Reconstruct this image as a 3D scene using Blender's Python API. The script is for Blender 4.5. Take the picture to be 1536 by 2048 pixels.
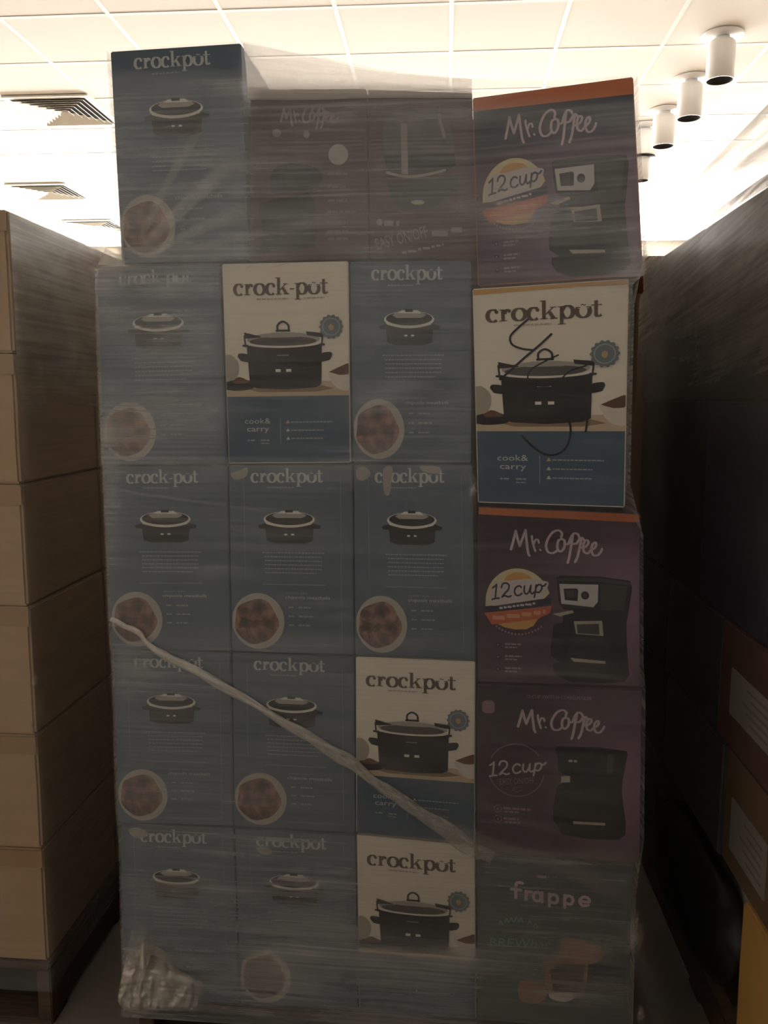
import bpy, bmesh, math, random
from mathutils import Vector, Matrix, noise

random.seed(7)
for o in list(bpy.data.objects):
    bpy.data.objects.remove(o)
SC = bpy.context.scene
COL = SC.collection

# ------------------------------------------------------------------ camera
CAM_H = 1.64
YAW, PITCH, ROLL, FPX = math.radians(4.256), math.radians(-7.63), math.radians(-.168), 1656.0
RM = (Matrix.Rotation(YAW, 3, 'Z') @ Matrix.Rotation(PITCH, 3, 'X') @ Matrix.Rotation(ROLL, 3, 'Y'))
CR, CF, CU = RM.col[0].copy(), RM.col[1].copy(), RM.col[2].copy()
cam = bpy.data.cameras.new('camera')
cam.sensor_fit = 'VERTICAL'
cam.sensor_height = 36.0
cam.sensor_width = 27.0
cam.lens = 36.0 * FPX / 2048.0
cam.clip_start = .05
cam.clip_end = 100
camo = bpy.data.objects.new('camera', cam)
COL.objects.link(camo)
mw = Matrix.Identity(4)
for i in range(3):
    mw[i][0], mw[i][1], mw[i][2] = CR[i], CU[i], -CF[i]
mw[0][3], mw[1][3], mw[2][3] = 0, 0, CAM_H
camo.matrix_world = mw
SC.camera = camo

# ------------------------------------------------------------------ light
W = bpy.data.worlds.new('world')
SC.world = W
W.use_nodes = True
bg = W.node_tree.nodes['Background']
bg.inputs[0].default_value = (1.0, .93, .85, 1)
bg.inputs[1].default_value = .065
SC.view_settings.view_transform = 'Standard'
SC.view_settings.look = 'None'
SC.view_settings.gamma = 1
SC.view_settings.exposure = 0.0
SC.view_settings.use_curve_mapping = False
WINDOW_POWER = 36.0
REAR_FILL_POWER = 3.3
WINDOW_TINT = (1.0, .965, .915)

# ------------------------------------------------------------------ unprojection onto real planes
CAM = Vector((0, 0, CAM_H))
def ray(x, y):
    return CR * ((x - 768) / FPX) + CF + CU * ((1024 - y) / FPX)
def onz(x, y, z):
    r = ray(x, y); return CAM + r * ((z - CAM_H) / r.z)
def onx(x, y, X):
    r = ray(x, y); return CAM + r * (X / r.x)
PSI = math.radians(-1.585)
FRONT_Y = 1.828            # the front of the middle pallet load, at x = 0
def onfront(x, y, fwd=0.0, psi=PSI, pivot=None):
    """point on the vertical front plane of the load; pivot/psi give a turned carton its own plane"""
    n = Vector((-math.sin(psi), math.cos(psi), 0))
    p0 = Vector((0, FRONT_Y, 0)) if pivot is None else pivot
    p0 = p0 - n * fwd
    r = ray(x, y)
    return CAM + r * (((p0 - CAM).dot(n)) / r.dot(n))

# ------------------------------------------------------------------ materials
def newmat(name):
    m = bpy.data.materials.new(name); m.use_nodes = True
    nt = m.node_tree
    return m, nt, nt.nodes['Principled BSDF']
MATS = {}
def mat(name, col, rough=.6, spec=None, metal=0, nz=0.0, nscale=8, stretch=(1, 1, 1), bump=0.0):
    if name in MATS: return MATS[name]
    if spec is None: spec = .08 if name.endswith(('_ink', '_print')) else .25
    m, nt, b = newmat(name)
    b.inputs['Base Color'].default_value = (*col, 1)
    b.inputs['Roughness'].default_value = rough
    b.inputs['Specular IOR Level'].default_value = spec
    b.inputs['Metallic'].default_value = metal
    if nz or bump:
        tc = nt.nodes.new('ShaderNodeTexCoord'); mp = nt.nodes.new('ShaderNodeMapping')
        mp.inputs['Scale'].default_value = stretch
        n = nt.nodes.new('ShaderNodeTexNoise'); n.inputs['Scale'].default_value = nscale
        n.inputs['Detail'].default_value = 5
        nt.links.new(tc.outputs['Object'], mp.inputs[0]); nt.links.new(mp.outputs[0], n.inputs['Vector'])
        if nz:
            mx = nt.nodes.new('ShaderNodeMix'); mx.data_type = 'RGBA'
            mx.inputs[6].default_value = (*[c * (1 - nz) for c in col], 1)
            mx.inputs[7].default_value = (*[min(1, c * (1 + nz)) for c in col], 1)
            nt.links.new(n.outputs[0], mx.inputs[0]); nt.links.new(mx.outputs[2], b.inputs['Base Color'])
        if bump:
            bp = nt.nodes.new('ShaderNodeBump'); bp.inputs['Strength'].default_value = bump
            bp.inputs['Distance'].default_value = .01
            nt.links.new(n.outputs[0], bp.inputs['Height']); nt.links.new(bp.outputs[0], b.inputs['Normal'])
    MATS[name] = m
    return m
def vcmat(name, rough=.5):
    if name in MATS: return MATS[name]
    m, nt, b = newmat(name)
    a = nt.nodes.new('ShaderNodeAttribute'); a.attribute_name = 'ink'
    nt.links.new(a.outputs['Color'], b.inputs['Base Color'])
    b.inputs['Roughness'].default_value = rough
    b.inputs['Specular IOR Level'].default_value = .08
    MATS[name] = m
    return m

BLUE = mat('blue_print', (.080, .110, .142), .5, nz=.06, nscale=3)
CREAM = mat('cream_print', (.60, .555, .475), .55, nz=.04, nscale=4)
BLUE2 = mat('blue_band_print', (.050, .080, .120), .5)
WHITE = mat('white_ink', (.38, .40, .40), .5)
GREYINK = mat('grey_ink', (.22, .25, .28), .5)
FAINT = mat('faint_line_ink', (.13, .18, .23), .5)
DARK = mat('dark_brown_ink', (.10, .075, .058), .5)
MIDINK = mat('soft_brown_ink', (.36, .31, .25), .5)
BLACKP = mat('black_picture_ink', (.012, .011, .011), .45)
POTP = mat('pot_picture_ink', (.016, .012, .011), .45, nz=.3, nscale=30, stretch=(1, 1, .3))
POTD = mat('faded_pot_picture_ink', (.010, .008, .006), .45, nz=.3, nscale=30, stretch=(1, 1, .3))
GLASSP = mat('glass_lid_picture_ink', (.28, .26, .23), .4)
GLASSD = mat('dark_lid_picture_ink', (.06, .053, .047), .4)
RIMP = mat('rim_picture_ink', (.56, .54, .49), .4)
WOODP = mat('table_picture_ink', (.42, .33, .23), .5, nz=.15, nscale=12)
BROWNP = mat('food_picture_ink', (.10, .045, .025), .5, nz=.5, nscale=90)
BOWLP = mat('bowl_picture_ink', (.50, .46, .40), .5)
SHADP = mat('contact_picture_ink', (.20, .14, .09), .5)
GREYBOWL = mat('grey_bowl_picture_ink', (.30, .27, .22), .5)
BADGE = mat('badge_blue_ink', (.12, .145, .165), .5)
BADGE2 = mat('badge_light_ink', (.28, .31, .30), .5)
GOLD = mat('gold_ink', (.36, .28, .13), .5)
ORANGE = mat('orange_print', (.42, .12, .045), .5, nz=.15, nscale=14)
RIBBON = mat('ribbon_orange_ink', (.38, .10, .05), .5)
RIBLIGHT = mat('ribbon_light_ink', (.50, .22, .12), .5)
AMBER = mat('amber_ink', (.46, .25, .08), .5)
BADGECREAM = mat('badge_cream_ink', (.50, .42, .26), .5)
HALO = mat('halo_white_ink', (.45, .40, .40), .5)
PLUMLINE = mat('plum_line_ink', (.20, .12, .15), .5)
PLUMTEXT = mat('plum_text_ink', (.22, .15, .18), .5)
SCRIPTW = mat('script_white_ink', (.42, .33, .36), .5)
SILVERP = mat('silver_picture_ink', (.40, .39, .37), .4)
MACH = mat('machine_picture_ink', (.009, .008, .008), .4)
MACH2 = mat('machine_sheen_picture_ink', (.034, .034, .031), .4)
MACH3 = mat('carafe_picture_ink', (.017, .018, .016), .4)
GLINT = mat('glint_picture_ink', (.30, .27, .22), .4)
NAVYINK = mat('navy_ink', (.018, .014, .03), .5)
MARKER = mat('marker_ink', (.006, .006, .009), .4)
BURG = mat('burgundy_print', (.075, .038, .045), .5, nz=.1, nscale=4)
TEALINK = mat('teal_text_ink', (.12, .26, .21), .5)
COFFEEP = mat('frappe_picture_ink', (.23, .13, .075), .5, nz=.35, nscale=25)
COFFEED = mat('coffee_picture_ink', (.05, .025, .016), .5, nz=.3, nscale=25)
TORN = mat('torn_paper', (.27, .245, .22), .8, nz=.2, nscale=40)
KRAFT = mat('kraft_cardboard', (.37, .255, .155), .8, .1, nz=.10, nscale=5, stretch=(1, 1, 3), bump=.05)
KRAFTD = mat('kraft_tape', (.30, .19, .10), .45, .4)
WOOD = mat('pallet_wood', (.085, .058, .042), .8, .1, nz=.35, nscale=6, stretch=(1, 12, 12), bump=.2)

def food_mat():
    m, nt, b = newmat('meatball_dish_picture')
    tc = nt.nodes.new('ShaderNodeTexCoord')
    n = nt.nodes.new('ShaderNodeTexNoise'); n.inputs['Scale'].default_value = 30; n.inputs['Detail'].default_value = 6
    n.inputs['Distortion'].default_value = 1.2
    v = nt.nodes.new('ShaderNodeTexVoronoi'); v.inputs['Scale'].default_value = 34
    r = nt.nodes.new('ShaderNodeValToRGB')
    e = r.color_ramp.elements
    e[0].position = .42; e[0].color = (.018, .007, .006, 1)
    e[1].position = .85; e[1].color = (.24, .115, .075, 1)
    k = r.color_ramp.elements.new(.62); k.color = (.060, .024, .017, 1)
    mx = nt.nodes.new('ShaderNodeMath'); mx.operation = 'MULTIPLY_ADD'
    mx.inputs[1].default_value = .35
    nt.links.new(tc.outputs['Object'], n.inputs['Vector']); nt.links.new(tc.outputs['Object'], v.inputs['Vector'])
    nt.links.new(v.outputs['Distance'], mx.inputs[0]); nt.links.new(n.outputs[0], mx.inputs[2])
    nt.links.new(mx.outputs[0], r.inputs[0]); nt.links.new(r.outputs[0], b.inputs['Base Color'])
    b.inputs['Roughness'].default_value = .5
    return m
FOOD = food_mat()
PLATE = mat('plate_rim_picture_ink', (.33, .30, .27), .5)

def film_mat(name, gain=1.0, fine=1.0, tint=(.80, .82, .84), transl=.30, gloss=.10, fu=1.3, fv=150.0, bandv=14.0, base=.5):
    """stretch film: see-through with stretched streaks that run along the sheet's own U direction (UV in metres)"""
    m = bpy.data.materials.new(name); m.use_nodes = True
    nt = m.node_tree; nt.nodes.clear(); L = nt.links.new
    out = nt.nodes.new('ShaderNodeOutputMaterial')
    uv = nt.nodes.new('ShaderNodeUVMap'); uv.uv_map = 'run'
    def nz(su, sv, detail, dist=0.0, rot=0.0):
        mp = nt.nodes.new('ShaderNodeMapping'); mp.inputs['Scale'].default_value = (su, sv, 1)
        mp0 = nt.nodes.new('ShaderNodeMapping'); mp0.inputs['Rotation'].default_value = (0, 0, rot)
        n = nt.nodes.new('ShaderNodeTexNoise'); n.inputs['Scale'].default_value = 1; n.inputs['Detail'].default_value = detail
        n.inputs['Distortion'].default_value = dist
        L(uv.outputs[0], mp0.inputs[0]); L(mp0.outputs[0], mp.inputs[0]); L(mp.outputs[0], n.inputs['Vector'])
        return n.outputs[0]
    def rmp(x, a, b, c, d):
        r = nt.nodes.new('ShaderNodeMapRange'); r.inputs[1].default_value = a; r.inputs[2].default_value = b
        r.inputs[3].default_value = c; r.inputs[4].default_value = d
        L(x, r.inputs[0]); return r.outputs[0]
    def mul(a, b, op='MULTIPLY'):
        k = nt.nodes.new('ShaderNodeMath'); k.operation = op
        for i, s in enumerate((a, b)):
            if isinstance(s, (int, float)): k.inputs[i].default_value = s
            else: L(s, k.inputs[i])
        return k.outputs[0]
    f1 = rmp(nz(fu, fv, 3, .3), .35, .75, 1 - .24 * fine, 1 + .34 * fine)
    f2 = rmp(nz(fu * 1.5, bandv, 4, .9, .05), .3, .72, .74, 1.30)
    f3 = rmp(nz(fu * 3.0, bandv * .5, 3, 1.4, -.13), .5, .74, 1.0, 1.18)
    a = nt.nodes.new('ShaderNodeAttribute'); a.attribute_name = 'haze'
    h = mul(mul(mul(a.outputs['Fac'], f1), mul(f2, f3)), gain)
    lin = rmp(nz(fu * .9, fv * .22, 2, .2, .03), .64, .70, 0, .10 * fine)
    al = nt.nodes.new('ShaderNodeClamp'); al.inputs[2].default_value = .93
    L(mul(h, mul(lin, a.outputs['Fac']), 'ADD'), al.inputs[0])
    d = nt.nodes.new('ShaderNodeBsdfDiffuse'); d.inputs[0].default_value = (*tint, 1)
    t = nt.nodes.new('ShaderNodeBsdfTranslucent'); t.inputs[0].default_value = (.8, .76, .70, 1)
    g = nt.nodes.new('ShaderNodeBsdfGlossy'); g.inputs['Roughness'].default_value = .32
    bp = nt.nodes.new('ShaderNodeBump'); bp.inputs['Strength'].default_value = .35; bp.inputs['Distance'].default_value = .006
    L(nz(fu * 2, bandv * 2, 4, .8), bp.inputs['Height']); L(bp.outputs[0], g.inputs['Normal'])
    m1 = nt.nodes.new('ShaderNodeMixShader'); m1.inputs[0].default_value = transl
    m2 = nt.nodes.new('ShaderNodeMixShader'); m2.inputs[0].default_value = gloss
    m3 = nt.nodes.new('ShaderNodeMixShader')
    tr = nt.nodes.new('ShaderNodeBsdfTransparent')
    L(d.outputs[0], m1.inputs[1]); L(t.outputs[0], m1.inputs[2])
    L(m1.outputs[0], m2.inputs[1]); L(g.outputs[0], m2.inputs[2])
    L(al.outputs[0], m3.inputs[0]); L(tr.outputs[0], m3.inputs[1]); L(m2.outputs[0], m3.inputs[2])
    L(m3.outputs[0], out.inputs[0])
    return m
FILM = film_mat('stretch_film')
FILMTENT = film_mat('taut_stretch_film', gain=1.0, fine=.9, transl=.42, gloss=.08, fu=1.0, fv=60, bandv=22, tint=(.6, .57, .53))
FILMSLANT = film_mat('slanting_stretch_film', gain=1.0, fine=1.0, transl=.10, gloss=.05, fu=.8, fv=45, bandv=26, tint=(.62, .58, .54))
FILMBAND = film_mat('bunched_stretch_film', gain=1.0, fine=.5, tint=(.72, .68, .62), transl=.3, gloss=.18, fu=6, fv=180, bandv=40)
FILMDIM = film_mat('shaded_side_film', gain=1.0, fine=.8, tint=(.46, .43, .40), transl=.25, gloss=.05, fu=1.8, fv=90, bandv=9)  # aisle shade put into a darker copy of the film

# ------------------------------------------------------------------ object helpers
def tagit(o, label=None, cat=None, group=None, kind=None):
    if label: o['label'] = label
    if cat: o['category'] = cat
    if group: o['group'] = group
    if kind: o['kind'] = kind
    return o
def linkmesh(name, me, parent=None, loc=None):
    o = bpy.data.objects.new(name, me); COL.objects.link(o)
    if parent: o.parent = parent
    if loc is not None: o.location = loc
    return o
def bm_obj(name, bm, mats, parent=None, smooth=False, loc=None):
    me = bpy.data.meshes.new(name); bm.to_mesh(me); bm.free()
    for m in (mats if isinstance(mats, (list, tuple)) else [mats]): me.materials.append(m)
    if smooth:
        for p in me.polygons: p.use_smooth = True
    return linkmesh(name, me, parent, loc)
def add_box(bm, lo, hi, mi=0, M=None, bevel=0):
    vs = [bm.verts.new((x, y, z)) for x in (lo[0], hi[0]) for y in (lo[1], hi[1]) for z in (lo[2], hi[2])]
    if M is not None:
        for v in vs: v.co = M @ v.co
    F = []
    for q in ((0, 1, 3, 2), (4, 6, 7, 5), (0, 4, 5, 1), (2, 3, 7, 6), (0, 2, 6, 4), (1, 5, 7, 3)):
        f = bm.faces.new([vs[i] for i in q]); f.material_index = mi; F.append(f)
    if bevel:
        es = list({e for f in F for e in f.edges})
        bmesh.ops.bevel(bm, geom=es, offset=bevel, segments=2, affect='EDGES', material=-1)
    return F
def lathe(bm, prof, n=40, mi=0, cap=True):
    rings = []
    for r, z in prof:
        rings.append([bm.verts.new((r * math.cos(2 * math.pi * i / n), r * math.sin(2 * math.pi * i / n), z)) for i in range(n)])
    for a, b in zip(rings, rings[1:]):
        for i in range(n):
            f = bm.faces.new((a[i], a[(i + 1) % n], b[(i + 1) % n], b[i])); f.material_index = mi; f.smooth = True
    return rings

def smooth(pts, k=8, closed=False):
    """Catmull-Rom through 2-D or 3-D points"""
    out = []; n = len(pts)
    rng = range(n) if closed else range(n - 1)
    for i in rng:
        g = (lambda j: pts[j % n]) if closed else (lambda j: pts[max(0, min(n - 1, j))])
        p0, p1, p2, p3 = g(i - 1), g(i), g(i + 1), g(i + 2)
        for s in range(k):
            t = s / k
            out.append(tuple(.5 * ((2 * b) + (-a + c) * t + (2 * a - 5 * b + 4 * c - d) * t * t + (-a + 3 * b - 3 * c + d) * t ** 3)
                             for a, b, c, d in zip(p0, p1, p2, p3)))
    if not closed: out.append(tuple(pts[-1]))
    return out
def circ(cx, cy, rx, ry=None, n=40, a0=0, a1=360):
    ry = rx if ry is None else ry
    m = n if a1 - a0 >= 360 else n + 1
    return [(cx + rx * math.cos(math.radians(a0 + (a1 - a0) * i / n)), cy + ry * math.sin(math.radians(a0 + (a1 - a0) * i / n))) for i in range(m)]

_font_cache = {}
def text_geo(s):
    if s in _font_cache: return _font_cache[s]
    cu = bpy.data.curves.new('t', 'FONT'); cu.body = s; cu.resolution_u = 2
    ob = bpy.data.objects.new('t', cu); COL.objects.link(ob)
    dg = bpy.context.evaluated_depsgraph_get(); dg.update()
    me = ob.evaluated_get(dg).to_mesh()
    V = [(v.co.x, v.co.y) for v in me.vertices]; F = [tuple(p.vertices) for p in me.polygons]
    ob.evaluated_get(dg).to_mesh_clear()
    bpy.data.objects.remove(ob); bpy.data.curves.remove(cu)
    _font_cache[s] = (V, F)
    return V, F

# ------------------------------------------------------------------ a printed face: 2-D design space -> carton front
class Face:
    """maps design coordinates (x right, y down; x0,y0,w,h = the face's rectangle in them) onto a carton's front"""
    def __init__(s, obj, quad, n, rect):
        s.obj, s.q, s.n, s.rect = obj, quad, n, rect      # quad local: TL TR BR BL ; n = outward normal (local)
        s.layer = 0
    def with_rect(s, rect):
        f = Face(s.obj, s.q, s.n, rect); return f
    def pt(s, x, y, layer):
        x0, y0, w, h = s.rect
        u = min(.994, max(.006, (x - x0) / w)); v = min(.995, max(.005, (y - y0) / h))
        a = s.q[0].lerp(s.q[1], u); b = s.q[3].lerp(s.q[2], u)
        return a.lerp(b, v) + s.n * (.0006 + .00028 * layer)
class Part:
    def __init__(s, face, name, label=None):
        s.f, s.name, s.label = face, name, label
        s.V, s.F, s.MI, s.mats, s.ink = [], [], [], [], []
    def mi(s, m):
        if m not in s.mats: s.mats.append(m)
        return s.mats.index(m)
    def poly(s, pts, m, layer=1):
        b = len(s.V)
        s.V += [s.f.pt(x, y, layer) for x, y in pts]
        s.F.append(tuple(range(b, b + len(pts)))); s.MI.append(s.mi(m)); return s
    def rect(s, x0, y0, x1, y1, m, layer=1): return s.poly([(x0, y0), (x1, y0), (x1, y1), (x0, y1)], m, layer)
    def strip(s, pts, w, m, layer=2, closed=False, caps=True):
        """stroke; w = number or function(angle, t) -> width"""
        n = len(pts); L = []; R = []
        for i in range(n):
            a = pts[(i - 1) % n] if (closed or i > 0) else pts[i]
            c = pts[(i + 1) % n] if (closed or i < n - 1) else pts[i]
            dx, dy = c[0] - a[0], c[1] - a[1]; l = math.hypot(dx, dy) or 1
            ww = (w(math.atan2(dy, dx), i / max(1, n - 1)) if callable(w) else w) / 2
            L.append((pts[i][0] - dy / l * ww, pts[i][1] + dx / l * ww)); R.append((pts[i][0] + dy / l * ww, pts[i][1] - dx / l * ww))
        for i in range(n if closed else n - 1):
            j = (i + 1) % n
            s.poly([L[i], L[j], R[j], R[i]], m, layer)
        if caps and not closed:
            for i in (0, n - 1):
                r = math.hypot(L[i][0] - R[i][0], L[i][1] - R[i][1]) / 2
                if r > 0: s.poly(circ(pts[i][0], pts[i][1], r, n=10), m, layer + .3)
        return s
    def text(s, string, x0, y0, x1, h, m, layer=2, rot=0.0, shear=0.0):
        """fit a line of plain type between x0 and x1 with its baseline at y0 and its capital height h"""
        V, F = text_geo(string)
        xs = [v[0] for v in V]; a, b = min(xs), max(xs); k = (x1 - x0) / max(1e-6, b - a); base = len(s.V)
        for vx, vy in V:
            X = (vx - a) * k + vy * shear * k; Y = -vy / .73 * h
            s.V.append(s.f.pt(x0 + X * math.cos(rot) - Y * math.sin(rot), y0 + X * math.sin(rot) + Y * math.cos(rot), layer))
        for f in F: s.F.append(tuple(i + base for i in f)); s.MI.append(s.mi(m))
        return s
    def words(s, x0, x1, y, h, m, layer=2, seed=0, rot=0.0):
        """a line of type too small to read: word-long dashes"""
        r = random.Random(seed); x = x0
        while x < x1:
            w = r.uniform(1.2, 3.6) * h; e = min(x1, x + w)
            dy = (x - x0) * rot
            s.poly([(x, y + dy), (e, y + dy), (e, y + h + dy), (x, y + h + dy)], m, layer); x = e + .55 * h
        return s
    def grid(s, rect, colfn, m, nx=14, ny=18, layer=0):
        x0, y0, x1, y1 = rect; b = len(s.V)
        for j in range(ny + 1):
            for i in range(nx + 1):
                u, v = i / nx, j / ny
                s.V.append(s.f.pt(x0 + (x1 - x0) * u, y0 + (y1 - y0) * v, layer)); s.ink.append(colfn(u, v))
        for j in range(ny):
            for i in range(nx):
                k = b + j * (nx + 1) + i
                s.F.append((k, k + 1, k + nx + 2, k + nx + 1)); s.MI.append(s.mi(m))
        return s
    def done(s):
        me = bpy.data.meshes.new(s.name)
        me.from_pydata([tuple(v) for v in s.V], [], s.F)
        for m in s.mats: me.materials.append(m)
        for p, k in zip(me.polygons, s.MI): p.material_index = k
        if s.ink:
            at = me.color_attributes.new('ink', 'FLOAT_COLOR', 'POINT')
            for i, c in enumerate(s.ink): at.data[i].color = (*c, 1)
        me.update()
        # make every face look outward
        bm = bmesh.new(); bm.from_mesh(me)
        for f in bm.faces:
            f.normal_update()
            if f.normal.dot(s.f.n) < 0: f.normal_flip()
        bm.to_mesh(me); bm.free()
        o = linkmesh(s.name, me, s.f.obj)
        if s.label: o['label'] = s.label
        return o

# ---- lettering -----------------------------------------------------------------
def serif_word(P, word, x0, x1, yb, xh, m, layer=2):
    """high-contrast lower-case serif lettering: c r o k p t - and the pot-shaped o written U"""
    adv = {'c': .82, 'r': .76, 'o': .97, 'k': 1.06, 'p': 1.04, 't': .68, '-': .42, 'U': .97}
    tot = sum(adv[c] for c in word); k = (x1 - x0) / tot; x = x0
    T, H = .285, .085
    def nib(a, t=0): return (H + (T - H) * abs(math.sin(a))) * k
    def X(a): return x + a * k
    def Y(b): return yb - b * xh
    def st(pts, w=nib): P.strip([(X(a), Y(b)) for a, b in pts], w, m, layer, caps=False)
    def q(a0, b0, a1, b1): P.poly([(X(a0), Y(b0)), (X(a1), Y(b0)), (X(a1), Y(b1)), (X(a0), Y(b1))], m, layer)
    for c in word:
        if c == 'c':
            st([(.44 + .34 * math.cos(math.radians(a)), .5 + .5 * math.sin(math.radians(a))) for a in range(52, 322, 10)])
            P.poly(circ(X(.67), Y(.80), .12 * k, .15 * xh, 14), m, layer + .3)
        elif c == 'o':
            st([(.51 + .38 * math.cos(math.radians(a)), .5 + .5 * math.sin(math.radians(a))) for a in range(0, 361, 10)])
        elif c == 'U':
            st([(.51 + .38 * math.cos(math.radians(a)), .5 + .5 * math.sin(math.radians(a))) for a in range(150, 391, 10)])
            q(.04, .86, .34, .78); q(.68, .86, .98, .78)
            st([(.36, .98), (.46, 1.06), (.56, .96), (.66, 1.04)], .07 * k)
        elif c == 'r':
            q(.14, 1.0, .37, 0); q(.02, .08, .50, 0); q(.02, 1.0, .2, .93)
            st([(.34, .62), (.40, .82), (.52, .95), (.64, .93)]); P.poly(circ(X(.65), Y(.84), .11 * k, .14 * xh, 14), m, layer + .3)
        elif c == 'k':
            q(.12, 1.55, .35, 0); q(0, .08, .47, 0); q(0, 1.55, .2, 1.47)
            st([(.33, .38), (.55, .66), (.80, .95)], .09 * k); q(.60, 1.0, .98, .93)
            P.poly([(X(.44), Y(.58)), (X(.66), Y(.66)), (X(1.0), Y(0)), (X(.72), Y(0))], m, layer); q(.6, .08, 1.08, 0)
        elif c == 'p':
            q(.14, 1.0, .37, -.5); q(.02, -.42, .50, -.5); q(.02, 1.0, .2, .93)
            st([(.60 + .34 * math.cos(math.radians(a)), .5 + .5 * math.sin(math.radians(a))) for a in range(-165, 166, 10)])
        elif c == 't':
            q(.18, 1.32, .40, .2); q(0, 1.0, .64, .91)
            st([(.29, .25), (.33, .08), (.46, .03), (.62, .14)])
        elif c == '-':
            q(.06, .55, .40, .42)
        x += adv[c] * k

def script_logo(P, mp, m, layer=3, w=23):
    """the two-word brush logo; mp maps drawing coordinates to the design's"""
    S = [[(360, 328), (385, 240), (402, 168)], [(402, 168), (420, 240), (438, 296)], [(438, 296), (465, 225), (490, 160)],
         [(490, 160), (500, 260), (512, 350), (524, 376)],
         [(546, 208), (552, 260), (576, 334)], [(560, 282), (578, 240), (600, 238), (608, 262)], [(618, 322), (624, 326)],
         [(806, 205), (812, 172), (780, 150), (730, 170), (690, 225), (672, 285), (690, 338), (735, 346), (775, 318)],
         [(812, 222), (780, 240), (772, 300), (798, 332), (832, 296), (836, 240), (812, 222)],
         [(832, 262), (868, 262), (892, 205), (920, 170), (952, 176), (962, 196)], [(908, 190), (890, 300), (876, 380), (862, 425)],
         [(900, 262), (940, 255), (968, 215), (992, 206), (1008, 226)], [(984, 214), (966, 300), (950, 370), (928, 416)],
         [(968, 286), (1004, 290), (1040, 260), (1044, 232), (1020, 226), (1000, 268), (1006, 322), (1036, 338), (1062, 316)],
         [(1062, 312), (1096, 292), (1114, 262), (1106, 240), (1080, 262), (1072, 310), (1090, 350), (1126, 350), (1152, 322), (1164, 296)]]
    for i, s in enumerate(S):
        ww = w * (.75 if 4 <= i <= 6 else .92)
        P.strip([mp(*q) for q in smooth(s, 6)], lambda a, t, ww=ww: ww * mp.k * (.72 + .36 * abs(math.sin(a))), m, layer)
class Affine:
    def __init__(s, sx, sy, dx, dy, rot=0): s.sx, s.sy, s.dx, s.dy, s.r, s.k = sx, sy, dx, dy, rot, (sx + sy) / 2
    def __call__(s, x, y):
        X, Y = x * s.sx, y * s.sy
        return (X * math.cos(s.r) - Y * math.sin(s.r) + s.dx, X * math.sin(s.r) + Y * math.cos(s.r) + s.dy)
def twelve_cup(P, mp, m, layer=5, w=17):
    S = [[(96, 728), (122, 708), (134, 694)], [(134, 694), (128, 760), (120, 830)], [(90, 840), (125, 830), (160, 826)],
         [(182, 722), (196, 688), (232, 678), (258, 700), (250, 740), (214, 780), (188, 815)], [(188, 815), (215, 800), (250, 810), (278, 800)],
         [(380, 712), (356, 700), (326, 718), (312, 754), (326, 788), (356, 792), (386, 772)],
         [(412, 700), (408, 750), (426, 776), (454, 756), (474, 692)], [(474, 692), (470, 750), (486, 772), (504, 756)],
         [(526, 686), (518, 750), (508, 806)], [(522, 716), (546, 684), (578, 688), (580, 724), (552, 756), (520, 748)], [(578, 692), (602, 692), (624, 672)]]
    for s in S: P.strip([mp(*q) for q in smooth(s, 6)], w * mp.k, m, layer)

# ------------------------------------------------------------------ cartons
def carton(name, label, group, quad, body, depth=.45, psi=PSI, pivot=None, fwd=0.0, cat='carton', gap=.0012):
    """a closed carton; quad = its front's four corners seen on the load's front plane"""
    P = [onfront(x, y, fwd, psi, pivot) for x, y in quad]
    c = (P[0] + P[1] + P[2] + P[3]) / 4
    P = [p + (c - p).normalized() * gap for p in P]
    n = Vector((-math.sin(psi), math.cos(psi), 0))       # inward
    org = (P[2] + P[3]) / 2
    M = Matrix.Translation(org) @ Matrix.Rotation(psi, 4, 'Z'); Mi = M.inverted()
    loc = [Mi @ p for p in P]
    bm = bmesh.new()
    back = [v + Vector((0, depth, 0)) for v in loc]
    vf = [bm.verts.new(v) for v in loc]; vb = [bm.verts.new(v) for v in back]
    bm.faces.new(vf[::-1]); bm.faces.new(vb)
    for i in range(4):
        j = (i + 1) % 4; bm.faces.new((vf[i], vf[j], vb[j], vb[i]))
    bmesh.ops.recalc_face_normals(bm, faces=bm.faces)
    bmesh.ops.bevel(bm, geom=list(bm.edges), offset=.0022, segments=2, affect='EDGES')
    o = bm_obj(name, bm, body)
    o.matrix_world = M
    tagit(o, label, cat, group)
    return Face(o, loc, Vector((0, -1, 0)), (0, 0, 1, 1))

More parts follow.
